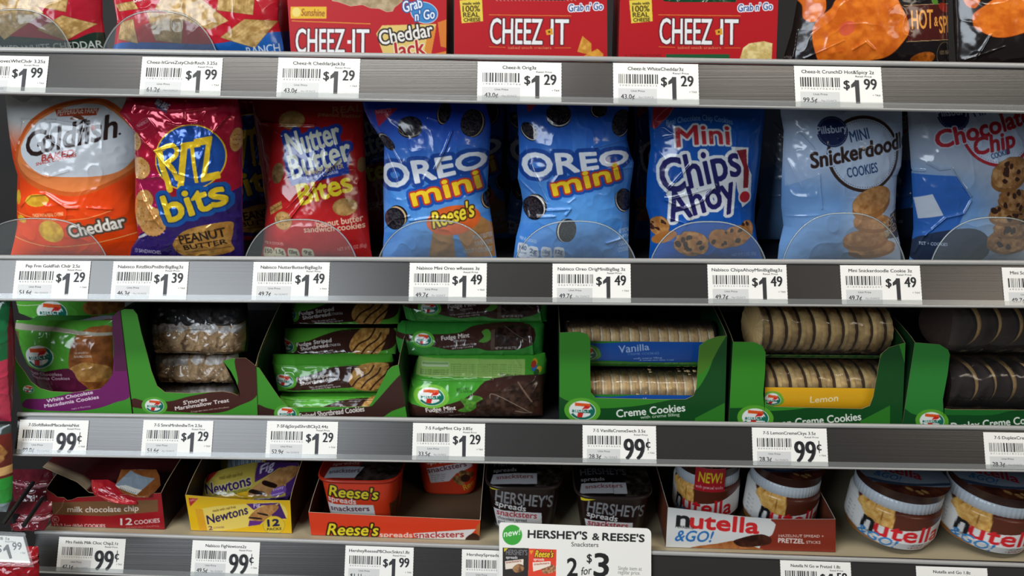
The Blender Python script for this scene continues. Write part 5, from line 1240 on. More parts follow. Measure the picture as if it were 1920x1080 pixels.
# -- snack cups: rounded square tubs with a rim and a printed film lid
def squircle(n, e=4.5):
    t = np.linspace(0, 2 * np.pi, 8001)
    f = lambda v: np.sign(v) * np.abs(v) ** (2 / e)
    x, y = f(np.sin(t)), -f(np.cos(t))
    s = np.concatenate([[0], np.cumsum(np.hypot(np.diff(x), np.diff(y)))]); q = np.linspace(0, s[-1], n, endpoint=False)
    return np.interp(q, s, x), np.interp(q, s, y)           # starts at the aisle side
def snack_cup(pxc, half, py_rim, yf, art, lid_art, label, grp, base, lid_edge, rz=0.0, depth=None):
    pl, pr = U(pxc - half, py_rim, yf), U(pxc + half, py_rim, yf)
    a = (pr[0] - pl[0]) / 2; b = depth or a * .92
    cx, cy = (pl[0] + pr[0]) / 2, yf + b
    zb = deck_z(3, cx) + .0036; H = (pl[2] + pr[2]) / 2 - zb
    th = thing('snack_cup', (cx, cy, zb), label, 'snack cup', grp); th.rotation_euler = (0, 0, rad(rz))
    sx, sy = squircle(420)
    v = np.linspace(0, 1, 90)[:, None]; k = .80 + .17 * v ** .8
    k = np.where(v < .05, k * (.93 + 1.4 * v), k)
    P = np.stack([a * k * sx, b * k * sy, np.broadcast_to(v * H, (90, 420))], -1)
    pyb = deck_py(3, pxc, yf)
    qx = pxc + P[..., 0] / a * half; qy = pyb + (py_rim - pyb) * np.broadcast_to(v, qx.shape)
    C = np.where((P[..., 1] < 0)[..., None], art.get(qx, qy), hx(base))
    g = Geo(); g.grid(P, C, close_u=True, flip=True); g.ngon(P[0]); g.v = [p + np.array(th.location) for p in g.v]
    g.obj('tub', GLOSS, th)
    g = Geo(); rr = [(.955, H - .0035), (1.03, H - .003), (1.04, H - .001), (1.03, H + .0005), (.9, H + .0006)]
    P = np.array([np.stack([a * s_ * sx, b * s_ * sy, np.full(420, z)], 1) for s_, z in rr]); g.grid(P, lid_edge, close_u=True, flip=True); g.v = [p + np.array(th.location) for p in g.v]
    g.obj('rim', GLOSS, th)
    m = 70; q = np.linspace(0, 1, m)[:, None]
    P = np.stack([a * 1.0 * q * sx, b * 1.0 * q * sy, H + .0012 + .004 * (1 - q ** 2) + .0015 * (value_noise((m, 420), 40, np.random.default_rng(int(pxc)), 3) - .5)], -1)
    g = Geo(); g.grid(P, lid_art.get(P[..., 0] / a * 100, -P[..., 1] / b * 100), close_u=True, flip=True); g.v = [p + np.array(th.location) for p in g.v]
    g.obj('film_lid', FOIL, th)
    return th
T = cr(570, 850, 5.486)
OR = '#e2401f'
A = Art(580, 860, 760, 1020, OR, seed=131)
A.text("Reese's", T(230, 470), T(735, 500), 118 / T.k, '#f0dc2c', bold=1.2, out=[(3.2, '#2c1410')], shear=.2, arc=0); A.text('spreads', T(215, 530), T(510, 555), 60 / T.k, '#f4f0ee', bold=.6)
A.poly(T([(200, 560), (690, 562), (705, 740), (210, 740)]), '#eae6e4'); A.text('snacksters', T(232, 640), T(645, 630), 56 / T.k, '#5a2430', bold=.5)
A.poly(T([(850, 560), (960, 560), (960, 760), (850, 760)]), '#6a3a1c')
LID = Art(-105, -105, 105, 105, '#8a2014', R=1.5, seed=132); LID.rect(-105, -105, 105, 105, '#8c2218'); LID.poly([(0, 20), (60, -40), (105, -60), (105, 105), (-5, 105)], LID.tex('#4a3c38', '#1c1412', 14)); LID.poly([(-75, 40), (10, 40), (-5, 92), (-80, 92)], '#b8bcc4')
LID.text('snacksters', (-72, 72), (2, 66), 18, '#5a3a4a', bold=.6); LID.text('spreads', (-72, 30), (-5, 30), 18, '#c8b0a8', bold=.6); LID.text("Reese's", (-70, 2), (30, -2), 30, '#c8a02c', bold=1)
snack_cup(668, 77, 902, Y4 + .008, A, LID, 'orange snack cup with a printed lid, front of the orange carton', 'orange snack cups in the orange carton', OR, '#b8301a', depth=.042)
A = Art(740, 820, 930, 960, '#c8391c', seed=134)  # duller than the front cup: shade at the back put into the colours
A.text("Reese's", T(1180, 10), T(1620, -20), 90 / T.k, '#e8cc2c', bold=1.0, out=[(2.6, '#2c1410')], shear=.2); A.text('spreads', T(1255, 135), T(1545, 105), 55 / T.k, '#e8dcd8', bold=.6)
A.poly(T([(1250, 185), (1715, 90), (1725, 165), (1560, 230), (1480, 320), (1285, 345)]), '#d4d2d4'); A.text('snacksters', T(1262, 235), T(1670, 150), 56 / T.k, '#6a2a38', bold=.5)
for i in range(4): A.text('with graham cookies', T(1290, 265 + 24 * i), T(1450 - 8 * i, 245 + 24 * i), 14 / T.k, '#777', bold=.1)
for x, y, r in ((1570, 300, 9), (1630, 240, 9), (1600, 330, 8), (1690, 260, 9)): A.ell(*T(x, y), r, r * .85, 20, A.tex('#a8824c', '#5c4020', 5))
A.ell(*T(1650, 290), 9, 8, 0, '#3a2016'); A.poly(T([(1640, 380), (1850, 260), (1850, 420), (1660, 440)]), '#c4561c'); A.text("Reese's", T(1635, 430), T(1840, 330), 60 / T.k, '#d8b03c', bold=.5, shear=.2)
yb_ = Uz(836, 936, deck_z(3, -.08) + .0036)[1]
snack_cup(836, 62, 846, yb_, A, LID, 'dim orange snack cup set back at the right end of the orange carton', 'orange snack cups in the orange carton', OR, '#b8301a', depth=.04)
A = Art(575, 950, 915, 1030, OR, seed=133)
A.text("Reese's", T(240, 838), T(755, 848), 112 / T.k, '#f0dc2c', bold=1.2, out=[(3.2, '#2c1410')], shear=.2); A.text('spreads', T(780, 860), T(1115, 866), 48 / T.k, '#f2d8cc', bold=.7)
A.poly(T([(1125, 825), (1770, 780), (1660, 900), (1150, 900)]), '#eae4e0'); A.text('snacksters', T(1140, 872), T(1645, 862), 60 / T.k, '#b02a2c', bold=.6); A.poly(smooth(T([(1660, 890), (1730, 825), (1790, 840), (1820, 900)]), 3), '#3a1c10'); A.poly(T([(1770, 760), (1820, 700), (1820, 860), (1780, 830)]), '#b86a34')
top = T([(45, 605), (700, 640), (1300, 665), (1815, 687)]); bx = [T(x, 0)[0] for x in (75, 700, 1300, 1802)]
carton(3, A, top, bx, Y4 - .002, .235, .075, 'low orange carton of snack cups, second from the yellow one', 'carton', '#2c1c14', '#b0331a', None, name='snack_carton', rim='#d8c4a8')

# -- dark brown snack cups
T = cr(900, 860, 4.909); BK = '#231614'
def dark_art(T, dx, dy, x0, x1, seed):
    A = Art(x0, 900, x1, 1075, BK, seed=seed)
    s = lambda x, y: (T(x, y)[0] + dx, T(x, y)[1] + dy)
    A.poly([s(70, 250), s(220, 290), s(78, 330)], '#e8d42c'); A.text('NEW!', s(88, 298), s(160, 292), 22 / T.k, '#4a4414', bold=.3)
    A.text("HERSHEY'S", s(135, 425), s(668, 478), 112 / T.k, '#8f8f92', bold=1.0); A.text('spreads', s(135, 470), s(420, 515), 56 / T.k, '#e8e6e4', bold=.8)
    A.poly([s(118, 505), s(570, 530), s(575, 640), s(545, 760), s(165, 760)], '#e6e4e4'); A.text('snacksters', s(148, 562), s(525, 588), 60 / T.k, '#b8303a', bold=.6)
    for i, t_ in enumerate(('chocolate spread', 'graham dippers')): A.text(t_, s(158, 605 + 42 * i), s(430, 625 + 42 * i), 32 / T.k, '#333', bold=.2)
    A.poly([s(108, 680), s(330, 690), s(330, 760), s(108, 760)], '#c8c8c8'); A.text('270', s(120, 728), s(175, 732), 40 / T.k, '#222', bold=.4)
    return A
LD = Art(-105, -105, 105, 105, '#17110f', R=1.5, seed=135); LD.poly([(20, -60), (105, -90), (105, 105), (30, 105)], LD.tex('#4c443c', '#17120f', 16)); LD.poly([(-82, 42), (35, 42), (35, 90), (-88, 90)], '#c2c4c8'); LD.text('snacksters', (-72, 68), (25, 64), 18, '#8a3a44', bold=.6)
LD.text('spreads', (-82, 32), (-20, 32), 18, '#a8a8aa', bold=.6); LD.text("HERSHEY'S", (-82, 0), (40, 0), 34, '#5a5a60', bold=1)
gp = 'dark brown snack cups behind the two for three sign'
snack_cup(982, 72, 914, Y4 + .006, dark_art(T, 0, 0, 900, 1070, 136), LD, 'dark brown snack cup beside the orange carton, behind the sign', gp, BK, '#2c2220', depth=.042)
snack_cup(1152, 73, 932, Y4 + .002, dark_art(T, 174.5, 20, 1070, 1240, 137), LD, 'dark brown snack cup nearest the white jar carton, behind the sign', gp, BK, '#2c2220', depth=.042)

# -- spread jars
def jar_label(seed, new=False):
    J = Art(-130, 0, 130, 80, '#d9d8d4', seed=seed)
    X, Y = J.xy()
    J.poly(smooth([(-75, -4), (-70, 8), (-50, 28), (-10, 34), (40, 30), (130, 24), (130, -4)], 4), '#5a2a1c')
    for i, x in enumerate((-64, -47, -30, -14)): J.poly(smooth([(x - 9, 2), (x, -3), (x + 8, 2), (x + 9, 40 - abs(i - 2) * 3), (x - 8, 36 - abs(i - 2) * 3)], 3), J.tex('#ecc070', '#cc9040', 6), line=.6, lc='#8a5a20')
    J.poly(smooth([(-130, 8), (-72, 14), (-50, 30), (-10, 35), (50, 28), (130, 12), (130, 74), (60, 76), (0, 72), (-70, 60), (-130, 56)], 4), '#e4e3e0')
    J.poly([(-130, 58), (-75, 62), (0, 75), (60, 78), (60, 82), (-130, 82)], '#a8703c'); J.poly(smooth([(62, 82), (70, 66), (95, 58), (130, 60), (130, 82)], 3), '#3c2014')
    J.text('n', (-56, 52), (-34, 54), 34, '#1a1a1c', bold=2.0); J.text('utella', (-31, 54), (92, 55), 30, '#d4202a', bold=1.8)
    J.text('FERRERO', (-58, 57), (-30, 59), 4, '#333', bold=.2); J.text('&GO!', (-62, 68), (6, 73), 18, '#2f86c8', bold=.9, shear=.25)
    J.text('HAZELNUT SPREAD', (30, 64), (85, 63), 5, '#666', bold=.1); J.text('+ BREADSTICKS', (30, 71), (80, 70), 5, '#a04040', bold=.1)
    for i in range(5): J.text('NET WT 1.8 OZ', (-98, 28 + 8 * i), (-76, 30 + 8 * i), 4, '#9a9a98', bold=.1)
    return J
JL = jar_label(141)
JT = Art(-105, -105, 105, 105, '#5c2e22', R=1.5, seed=142); JT.a[:] = JT.tex('#6e3828', '#40201a', 22)
JT.poly(smooth([(-110, -110), (110, -110), (110, 0), (30, 50), (-40, 72), (-110, 70)], 4), '#8f9cae'); JT.poly(smooth([(-110, 60), (-40, 62), (30, 40), (110, -10), (110, 0), (30, 50), (-40, 74), (-110, 74)], 3), '#3a4a62')
JT.text('n', (-70, 18), (-52, 18), 40, '#22222a', bold=1.6); JT.text('utella', (-49, 18), (40, 18), 36, '#b02030', bold=1.6); JT.text('&GO!', (-62, 48), (-8, 50), 24, '#2f6aa0', bold=.8, shear=.25)
for x, y in ((12, 72), (32, 76), (44, 66)): JT.ell(x, y, 9, 6, 30, JT.tex('#c89a5c', '#8a5c30', 5))
def spread_jar(pxc, half, py_foot, yc, H, label, grp, roll=0.0, turn=0.0, sticker=False, band='#c3ccd4'):
    p = U(pxc, py_foot, yc); R = half / FPX * float((p - CAM) @ CR[:, 1]); cx = p[0]
    zb = deck_z(3, cx) + .0036 + R * .86 * abs(math.sin(rad(roll)))
    th = thing('spread_jar', (cx, yc, zb), label, 'spread jar', grp); th.rotation_euler = (0, rad(roll), rad(turn))
    at = np.array(th.location)
    zz = np.linspace(0, 1, 80); r = R * (.93 + .07 * np.clip(zz / .25, 0, 1)) ; r = np.where(zz < .06, r * (.86 + zz / .06 * .14), r); r = np.where(zz > .9, r - R * .09 * ((zz - .9) / .1) ** 2, r)
    P, an = lathe(np.stack([r, zz * H], 1), 200); an = (an + np.pi) % (2 * np.pi) - np.pi
    hs = 78.0
    C = JL.get(np.broadcast_to(an * hs, P.shape[:2]), np.broadcast_to((1 - zz[:, None]) * 78, P.shape[:2]))
    g = Geo(); g.grid(P + at, C, close_u=True); g.ngon(P[0][::-1] + at, '#8a6a50'); g.obj('tub', GLOSS, th)
    Hn = .0135
    prof = [(R * .90, H - .0005), (R * .945, H + .0005), (R * .945, H + Hn - .001), (R * .92, H + Hn)]
    P, an = lathe(prof, 240); rip = 1 + .006 * np.sin(np.arange(240) * 2 * np.pi * 60 / 240); P[1:3, :, :2] *= rip[None, :, None]
    g = Geo(); g.grid(P + at, band, close_u=True); g.obj('ribbed_band', GLOSS, th)
    prof = [(R * .92, H + Hn), (R * .94, H + Hn + .001), (R * .93, H + Hn + .010), (R * .97, H + Hn + .0112), (R * .97, H + Hn + .0122)]
    P, an = lathe(prof, 120); g = Geo(); g.grid(P + at, '#3a211b', close_u=True); g.obj('lid_rim', GLOSS, th)
    q = np.linspace(0, 1, 70); P, an = lathe(np.stack([R * 1.0 * q, H + Hn + .0124 + .0012 * (1 - q ** 2)], 1), 200)
    P[..., 2] += .0012 * (value_noise(P.shape[:2], 25, np.random.default_rng(int(pxc)), 2) - .5) * q[:, None]
    g = Geo(); g.grid(P + at, JT.get(P[..., 0] / R * 100, -P[..., 1] / R * 100), close_u=True); o = g.obj('film_lid', FOIL, th)
    if sticker:
        S = Art(0, 0, 66, 36, '#b8202c', seed=143); S.text('NEW!', (8, 22), (58, 22), 15, '#e8d02c', bold=.9, shear=.1); S.text('with pretzel sticks', (3, 32), (63, 32), 5, '#e8c8c8', bold=.1)
        aa = np.linspace(-.05, .85, 68); zq = np.linspace(H + Hn + .014, H - .004, 37)
        P = np.stack([np.broadcast_to(R * 1.0 * np.sin(aa)[None], (37, 68)), np.broadcast_to(-R * 1.0 * np.cos(aa)[None], (37, 68)), np.broadcast_to(zq[:, None], (37, 68))], -1)
        qx, qy = np.meshgrid(np.linspace(0, 66, 68), np.linspace(0, 36, 37)); g = Geo(); g.grid(P + at, S.get(qx, qy)); g.grid(P * np.array([.99, .99, 1]) + at, '#ccc', flip=True); g.obj('sticker', GLOSS, th)
    return th
gp = 'hazelnut spread jars on the lowest shelf'
spread_jar(1657, 79, 1025, Y4 + .042, .0505, 'loose spread jar with a pale ribbed band, beside the white and brown carton', gp, 5, -20)
spread_jar(1828, 82, 1040, Y4 + .042, .0505, 'loose spread jar nearest the right picture edge', gp, 5, -22)
spread_jar(1320, 60, 955, Y4 + .076, .052, 'spread jar with a red NEW sticker, left in the white and brown carton', 'hazelnut spread jars in their carton', 0, -30, True)
spread_jar(1456, 65, 975, Y4 + .055, .054, 'spread jar at the right in the white and brown carton', 'hazelnut spread jars in their carton', 4, -8)
T = cr(1225, 860, 5.333); A = Art(1240, 930, 1580, 1045, '#dfe0de', seed=144)
A.poly(smooth(T([(1215, 600), (1225, 660), (1190, 760), (1140, 800), (1100, 950), (1830, 960), (1830, 590)]), 4), '#8c3220')
A.text('n', T(232, 672), T(355, 682), 150 / T.k, '#15181c', bold=2.4); A.text('utella', T(368, 690), T(1050, 750), 145 / T.k, '#d42429', bold=2.4)
A.text('FERRERO', T(222, 690), T(405, 708), 24 / T.k, '#333', bold=.3); A.text('&GO!', T(212, 822), T(575, 835), 105 / T.k, '#2a72b8', bold=1.0, shear=.3)
A.poly(smooth(T([(390, 885), (640, 850), (820, 820), (900, 850), (1100, 930), (390, 930)]), 3), A.tex('#c07a44', '#9a5a2c', 8)); A.poly(smooth(T([(800, 830), (880, 795), (1000, 765), (1100, 760), (1180, 800), (1150, 860), (900, 885)]), 5), A.tex('#4a2417', '#2a130c', 8))
A.text('HAZELNUT SPREAD +', T(1255, 785), T(1705, 790), 26 / T.k, '#e4d4cc', bold=.2); A.text('PRETZEL', T(1250, 840), T(1510, 850), 44 / T.k, '#f0e8e4', bold=.6); A.text('STICKS', T(1530, 850), T(1672, 852), 26 / T.k, '#e4d4cc', bold=.2)
top = T([(145, 487), (480, 525), (820, 572), (980, 587), (1210, 606), (1822, 606)]); bx = [T(x, 0)[0] for x in (125, 460, 800, 960, 1190, 1822)]
carton(3, A, top, bx, Y4 - .004, .16, .05, 'white and brown open carton of hazelnut spread jars', 'carton', '#b9b8b4', '#6e3a26', None, name='jar_carton', rim='#d8d4cc')

# -- promotional sign standing in the rail
T = cr(900, 860, 4.909); A = Art(930, 970, 1230, 1110, '#eceae4', R=2.5, seed=145)
A.ell(*T(298, 703), 18.5, 19, 0, '#3aa236'); A.text('new!', T(220, 722), T(368, 700), 58 / T.k, '#f2f6f0', bold=.3, shear=.25)
A.text("HERSHEY'S", T(442, 728), T(985, 745), 68 / T.k, '#1a1a1a', bold=1.1); A.text('&', T(1035, 748), T(1098, 750), 60 / T.k, '#1a1a1a', bold=.9); A.text("REESE'S", T(1128, 752), T(1512, 768), 66 / T.k, '#1a1a1a', bold=1.1)
A.text('Snacksters', T(842, 808), T(1090, 814), 40 / T.k, '#333', bold=.1)
A.poly(T([(210, 820), (450, 825), (440, 1250), (210, 1250)]), '#2c2624'); A.poly(T([(450, 828), (705, 838), (695, 1250), (440, 1250)]), '#e0432a')
A.text("HERSHEY'S", T(240, 885), T(435, 890), 48 / T.k, '#77777a', bold=.5); A.text('spreads', T(240, 920), T(345, 922), 24 / T.k, '#ddd', bold=.4); A.poly(T([(232, 945), (402, 925), (400, 985), (330, 1010), (235, 1020)]), '#e8dccc'); A.text('snacksters', T(242, 965), T(380, 950), 20 / T.k, '#8a3a34', bold=.2)
A.poly(T([(222, 825), (260, 825), (222, 860)]), '#d8c42c'); A.poly(T([(455, 845), (495, 845), (470, 885)]), '#e89a2c')
A.poly(smooth(T([(300, 1010), (350, 970), (400, 985), (400, 1030), (330, 1050)]), 4), A.tex('#a87c54', '#5c3c24', 5)); A.poly(smooth(T([(570, 1010), (640, 975), (690, 990), (690, 1040), (590, 1060)]), 4), A.tex('#c89a6c', '#5c3024', 5))
A.text("Reese's", T(505, 905), T(670, 910), 60 / T.k, '#e8cc2c', bold=.7, out=[(1.6, '#7a2a14')], shear=.2); A.text('spreads', T(495, 938), T(590, 940), 24 / T.k, '#f0e0dc', bold=.4); A.poly(T([(485, 955), (650, 945), (650, 985), (560, 1020), (490, 1040)]), '#f0e0d0'); A.text('snacksters', T(498, 982), T(640, 970), 20 / T.k, '#a04a3a', bold=.2)
A.text('2', T(805, 1080), T(895, 1080), 160 / T.k, '#1d1d1d', bold=1.6); A.text('for', T(930, 1075), T(1025, 1060), 70 / T.k, '#2a2a2a', bold=.3, shear=.25); A.text('$', T(985, 955), T(1030, 955), 75 / T.k, '#1d1d1d', bold=.6); A.text('3', T(1050, 1080), T(1180, 1085), 205 / T.k, '#1d1d1d', bold=2.2)
A.text('Single item at', T(1272, 1025), T(1490, 1032), 34 / T.k, '#8a8a86', bold=.1); A.text('regular price.', T(1272, 1062), T(1475, 1070), 34 / T.k, '#8a8a86', bold=.1)
sx0, s0 = rail_hit(3, 936, 1080); sx1, s1 = rail_hit(3, 1220, 1080)
yy = .006; g = Geo()
nx, ny = 420, 200
px = np.linspace(936, 1221, nx)[None]; v = np.linspace(0, 1, ny)[:, None]
tp = 979 + (px - 936) / 285 * 12; py = tp * (1 - v) + 1106 * v
# the card follows the rail's lean below and stands up straight above it
def onrail(px, py):
    d = ((px - 960) / FPX)[..., None] * CR[:, 0] + CR[:, 1] + ((540 - py) / FPX)[..., None] * CR[:, 2]
    n_ = NRM; o_ = np.array([0, SY[3], SZ[3]]) + n_ * .0058
    t = ((o_ - CAM) @ n_) / (d @ n_); return CAM + d * t[..., None]
px, py = np.broadcast_arrays(px, py); P = onrail(px, py)
rc = np.minimum(np.hypot(np.maximum(px - 1211, 0), 0), 10)
cut = 10 - np.sqrt(np.maximum(100 - np.maximum(px - 1211, 0) ** 2, 0)); cutl = 6 - np.sqrt(np.maximum(36 - np.maximum(942 - px, 0) ** 2, 0))
py2 = np.maximum(py, tp + cut + cutl); P = onrail(px, py2)
g.grid(P, A.get(px, py2)); Pb = P[::8, ::8] - NRM * .0005; g.grid(Pb, '#e8e6e0', flip=True); g.grid(np.stack([P[0] - NRM * .0005, P[0]]), '#f2f0ea')
o = g.obj('promotion_sign', mat('sign_card', rough=.4, attr=True), at=P[-1, nx // 2]); tag(o, 'white two for three dollars sign with a green NEW disc, in the lowest rail', 'sign')
# ------------------------------------------------------------------ clear stops behind the rails
def stop_(k, x0, x1, ytop, y, label, flat=.0):
    """a low clear plastic guard with a bowed upper edge; x0, x1, ytop in frame pixels"""
    xs = np.linspace(0, 1, 60); pyb = np.array([deck_py(k, x0, y), deck_py(k, x1, y)])
    u = 2 * xs - 1; prof = np.clip(1 - np.abs(u) ** 2.6, 0, 1) ** .62
    pb = pyb[0] * (1 - xs) + pyb[1] * xs
    X_ = x0 + (x1 - x0) * xs
    pt_ = pb - (pb - ytop) * prof
    v = np.linspace(0, 1, 10)[:, None]
    bow = .004 * (1 - u ** 2)
    S = U(np.broadcast_to(X_, (10, 60)), pt_ * (1 - v) + pb * v, y) - np.stack([0 * u, bow, 0 * u], -1)[None]
    th = thing('product_stop', S[-1, 30], label, 'product stop', 'clear plastic stops behind the rails')
    g = Geo(); g.grid(S); g.obj('guard', CLEAR, th)
    g = Geo(); g.tube(S[0], .0009, seg=8); g.obj('edge', RIM, th)
for (k, x0, x1, yt, y, lb) in (
    (0, -75, 140, 18, .026, 'clear bowed plastic stop before the leftmost red cracker bag'),
    (0, 187, 412, 21, .022, 'clear bowed plastic stop before the blue-bottomed ranch cracker bag'),
    (1, -60, 205, 408, .0105, 'clear bowed plastic stop before the orange cracker bag'),
    (1, 456, 672, 410, .0105, 'clear bowed plastic stop before the dark red cookie bag'),
    (1, 706, 928, 412, .0105, 'clear bowed plastic stop before the blue bag with an orange oval'),
    (1, 962, 1196, 413, .0105, 'clear bowed plastic stop before the plain blue mini cookie bag'),
    (1, 1216, 1440, 414, .0105, 'clear bowed plastic stop before the chip cookie bag'),
    (1, 1464, 1700, 398, .0105, 'clear bowed plastic stop before the pale blue round cookie bag'),
    (1, 1742, 1985, 406, .0105, 'clear bowed plastic stop before the chocolate chip bag at the right')):
    stop_(k, x0, x1, yt, y, lb)

# ------------------------------------------------------------------ a second bag behind each tall bag
for i, (o, dx, lb) in enumerate(zip(BAG_OBJ, (.012, .024, .030, .010, -.016, -.004, .002, -.002),
        ('second orange cracker bag, in the dark behind the front one', 'second red and purple bits bag, showing in the gap to its right', 'second dark red peanut butter bag, showing in the dark gap to its right',
         'second blue bag with an orange oval, in shade behind the front one', 'second plain blue mini cookie bag, in shade to the left behind the front one', 'second chip cookie bag, in shade to the right behind the front one',
         'second pale blue round cookie bag, in shade behind the front one', 'second chocolate chip bag, in shade to the left behind the front one'))):
    l = o.location; copy_tree(o, (l[0] + dx, l[1] + .105, l[2] + .0008 + max(0, KZ[1] * dx)), lb)

# ------------------------------------------------------------------ the neighbouring rack at the left
A = Art(-60, 540, 30, 800, '#1f6a3e', seed=151); A.poly([(-60, 690), (20, 672), (20, 800), (-60, 800)], '#c43a54'); A.poly([(14, 560), (22, 560), (22, 800), (14, 800)], '#6a1a28'); A.noise(20, .03)
o = pillow('snack_bag', A, [(556, -58, 14), (620, -58, 20), (690, -60, 21), (795, -62, 14)], -.012, -.004, .012, FILM, (), (.0012, 20), 15)
tag(o, 'green and pink bag at the left picture edge, beside the torn green carton', 'snack bag')
A = Art(-60, 785, 30, 1000, '#6a2a22', seed=152); A.poly([(-60, 898), (20, 896), (20, 945), (-60, 950)], '#2f9a3a'); A.chip_cookie(-12, 850, 24, 22, 0, base='#c08a50', dark='#8a5a30', chips=5, seed=3); A.poly([(-60, 785), (20, 785), (20, 815), (-60, 820)], '#3c4440'); A.poly([(-60, 880), (20, 874), (20, 890), (-60, 898)], '#e0b070'); A.poly([(-60, 948), (20, 945), (20, 1000), (-60, 1000)], '#8a9aa0')
o = pillow('snack_bag', A, [(800, -58, 15), (850, -58, 18), (900, -60, 18), (940, -60, 17), (965, -62, 6)], -.030, -.022, .010, FILM, (), (.0012, 20), 16)
tag(o, 'bag with a cookie and a green band at the left picture edge', 'snack bag')
th = thing('wire_rack', (-.58, -.06, -.42), 'black wire rack standing left of the lowest shelf', 'rack')
RM = mat('black_wire', '#17171a', .4)
for a, b in ((U(5, 985, -.10), U(62, 905, -.01)), (U(45, 985, -.10), U(80, 935, -.03))):
    g = Geo(); g.tube(np.linspace(a, b, 6), .0024, m=0); g.obj('wire_arm', RM, th)
a, b = U(-40, 1003, -.10), U(52, 1003, -.10); g = Geo(); g.tube(np.linspace(a, b, 6), .0028); g.obj('front_wire', RM, th)
P0, P1 = U(-70, 990, -.02), U(60, 990, -.02)
for x in (-.66, -.60):
    g = Geo(); g.tube([(x, -.01, FLOOR_Z), (x, -.01, -.30)], .006); g.obj('post', RM, th)
gp = 'red wrapped packs on the wire rack'
for i, (rows, yb, yt, c, lb) in enumerate((([(884, 18, 92), (905, 16, 96), (935, 20, 98), (960, 24, 98)], .02, .05, '#5a1622', 'red clear-wrapped pack left of the torn red box, upper one'),
                                    ([(945, 14, 92), (970, 12, 94), (1000, 16, 78)], -.02, .00, '#6a1c26', 'red clear-wrapped pack left of the torn red box, lower one'),
                                    ([(1030, -50, 66), (1060, -52, 68), (1110, -52, 68)], -.075, -.06, '#9a141e', 'bright red pack under the tilted price tag at the bottom left'))):
    x0, x1 = min(r[1] for r in rows), max(r[2] for r in rows); A = Art(x0, rows[0][0], x1, rows[-1][0], c, seed=160 + i)
    A.noise(9, .08, (1, .6, .6)); A.stroke([(x0, rows[0][0] + 20), (x1, rows[0][0] + 26)], 3, '#b89aa4', .7)
    if i == 2: A.text('1', (-2, 1075), (4, 1075), 16, '#d89a2c', bold=.6)
    o = pillow('candy_pack', A, rows, yb, yt, .010, FILM, [([(x0, rows[0][0] + 12), (x1, rows[0][0] + 18)], 2, .002), ([(x0, rows[0][0] + 24), (x1, rows[0][0] + 28)], 2, .002)], (.0016, 14), 31 + i)
    tag(o, lb, 'candy pack', gp)
# tilted tag in a clear holder
c = [U(-34, 1003, -.106), U(43, 1007, -.106), U(57, 1056, -.122), U(-30, 1052, -.122)]
A = Art(-40, 995, 62, 1062, '#e6e4de', R=3, seed=170)
A.text('PB 1z', (-4, 1012), (18, 1013), 5, '#333', bold=.3); A.text('Retail Price', (10, 1017), (30, 1018), 3, '#444', bold=.1)
A.text('$', (-6, 1036), (3, 1036), 14, '#222', bold=.5); A.poly([(12, 1022), (16, 1021), (23, 1047), (18, 1048), (12, 1031), (7, 1034), (6, 1030)], '#222'); A.text('99', (24, 1032), (41, 1031), 14, '#222', bold=.6); A.text('+ TAX', (38, 1039), (48, 1039), 3.5, '#555', bold=.1)
th = thing('price_tag', c[2], 'tilted 1.99 price tag in a clear holder at the bottom left', 'price tag')
g = Geo(); panel(g, A, c, 2.2); panel(g, '#dddddd', [p + np.array([0, .0006, 0]) for p in c], .1, flip=True); g.obj('card', mat('sign_card', rough=.4, attr=True), th)
d_ = np.array([0, -.0015, .0004]); e_ = [c[0] + np.array([-.004, 0, .006]), c[1] + np.array([.004, 0, .006]), c[2] + np.array([.004, 0, -.004]), c[3] + np.array([-.004, 0, -.004])]
g = Geo(); panel(g, '#ffffff', [p + d_ for p in e_], .1); g.obj('clear_holder', CLIP, th)
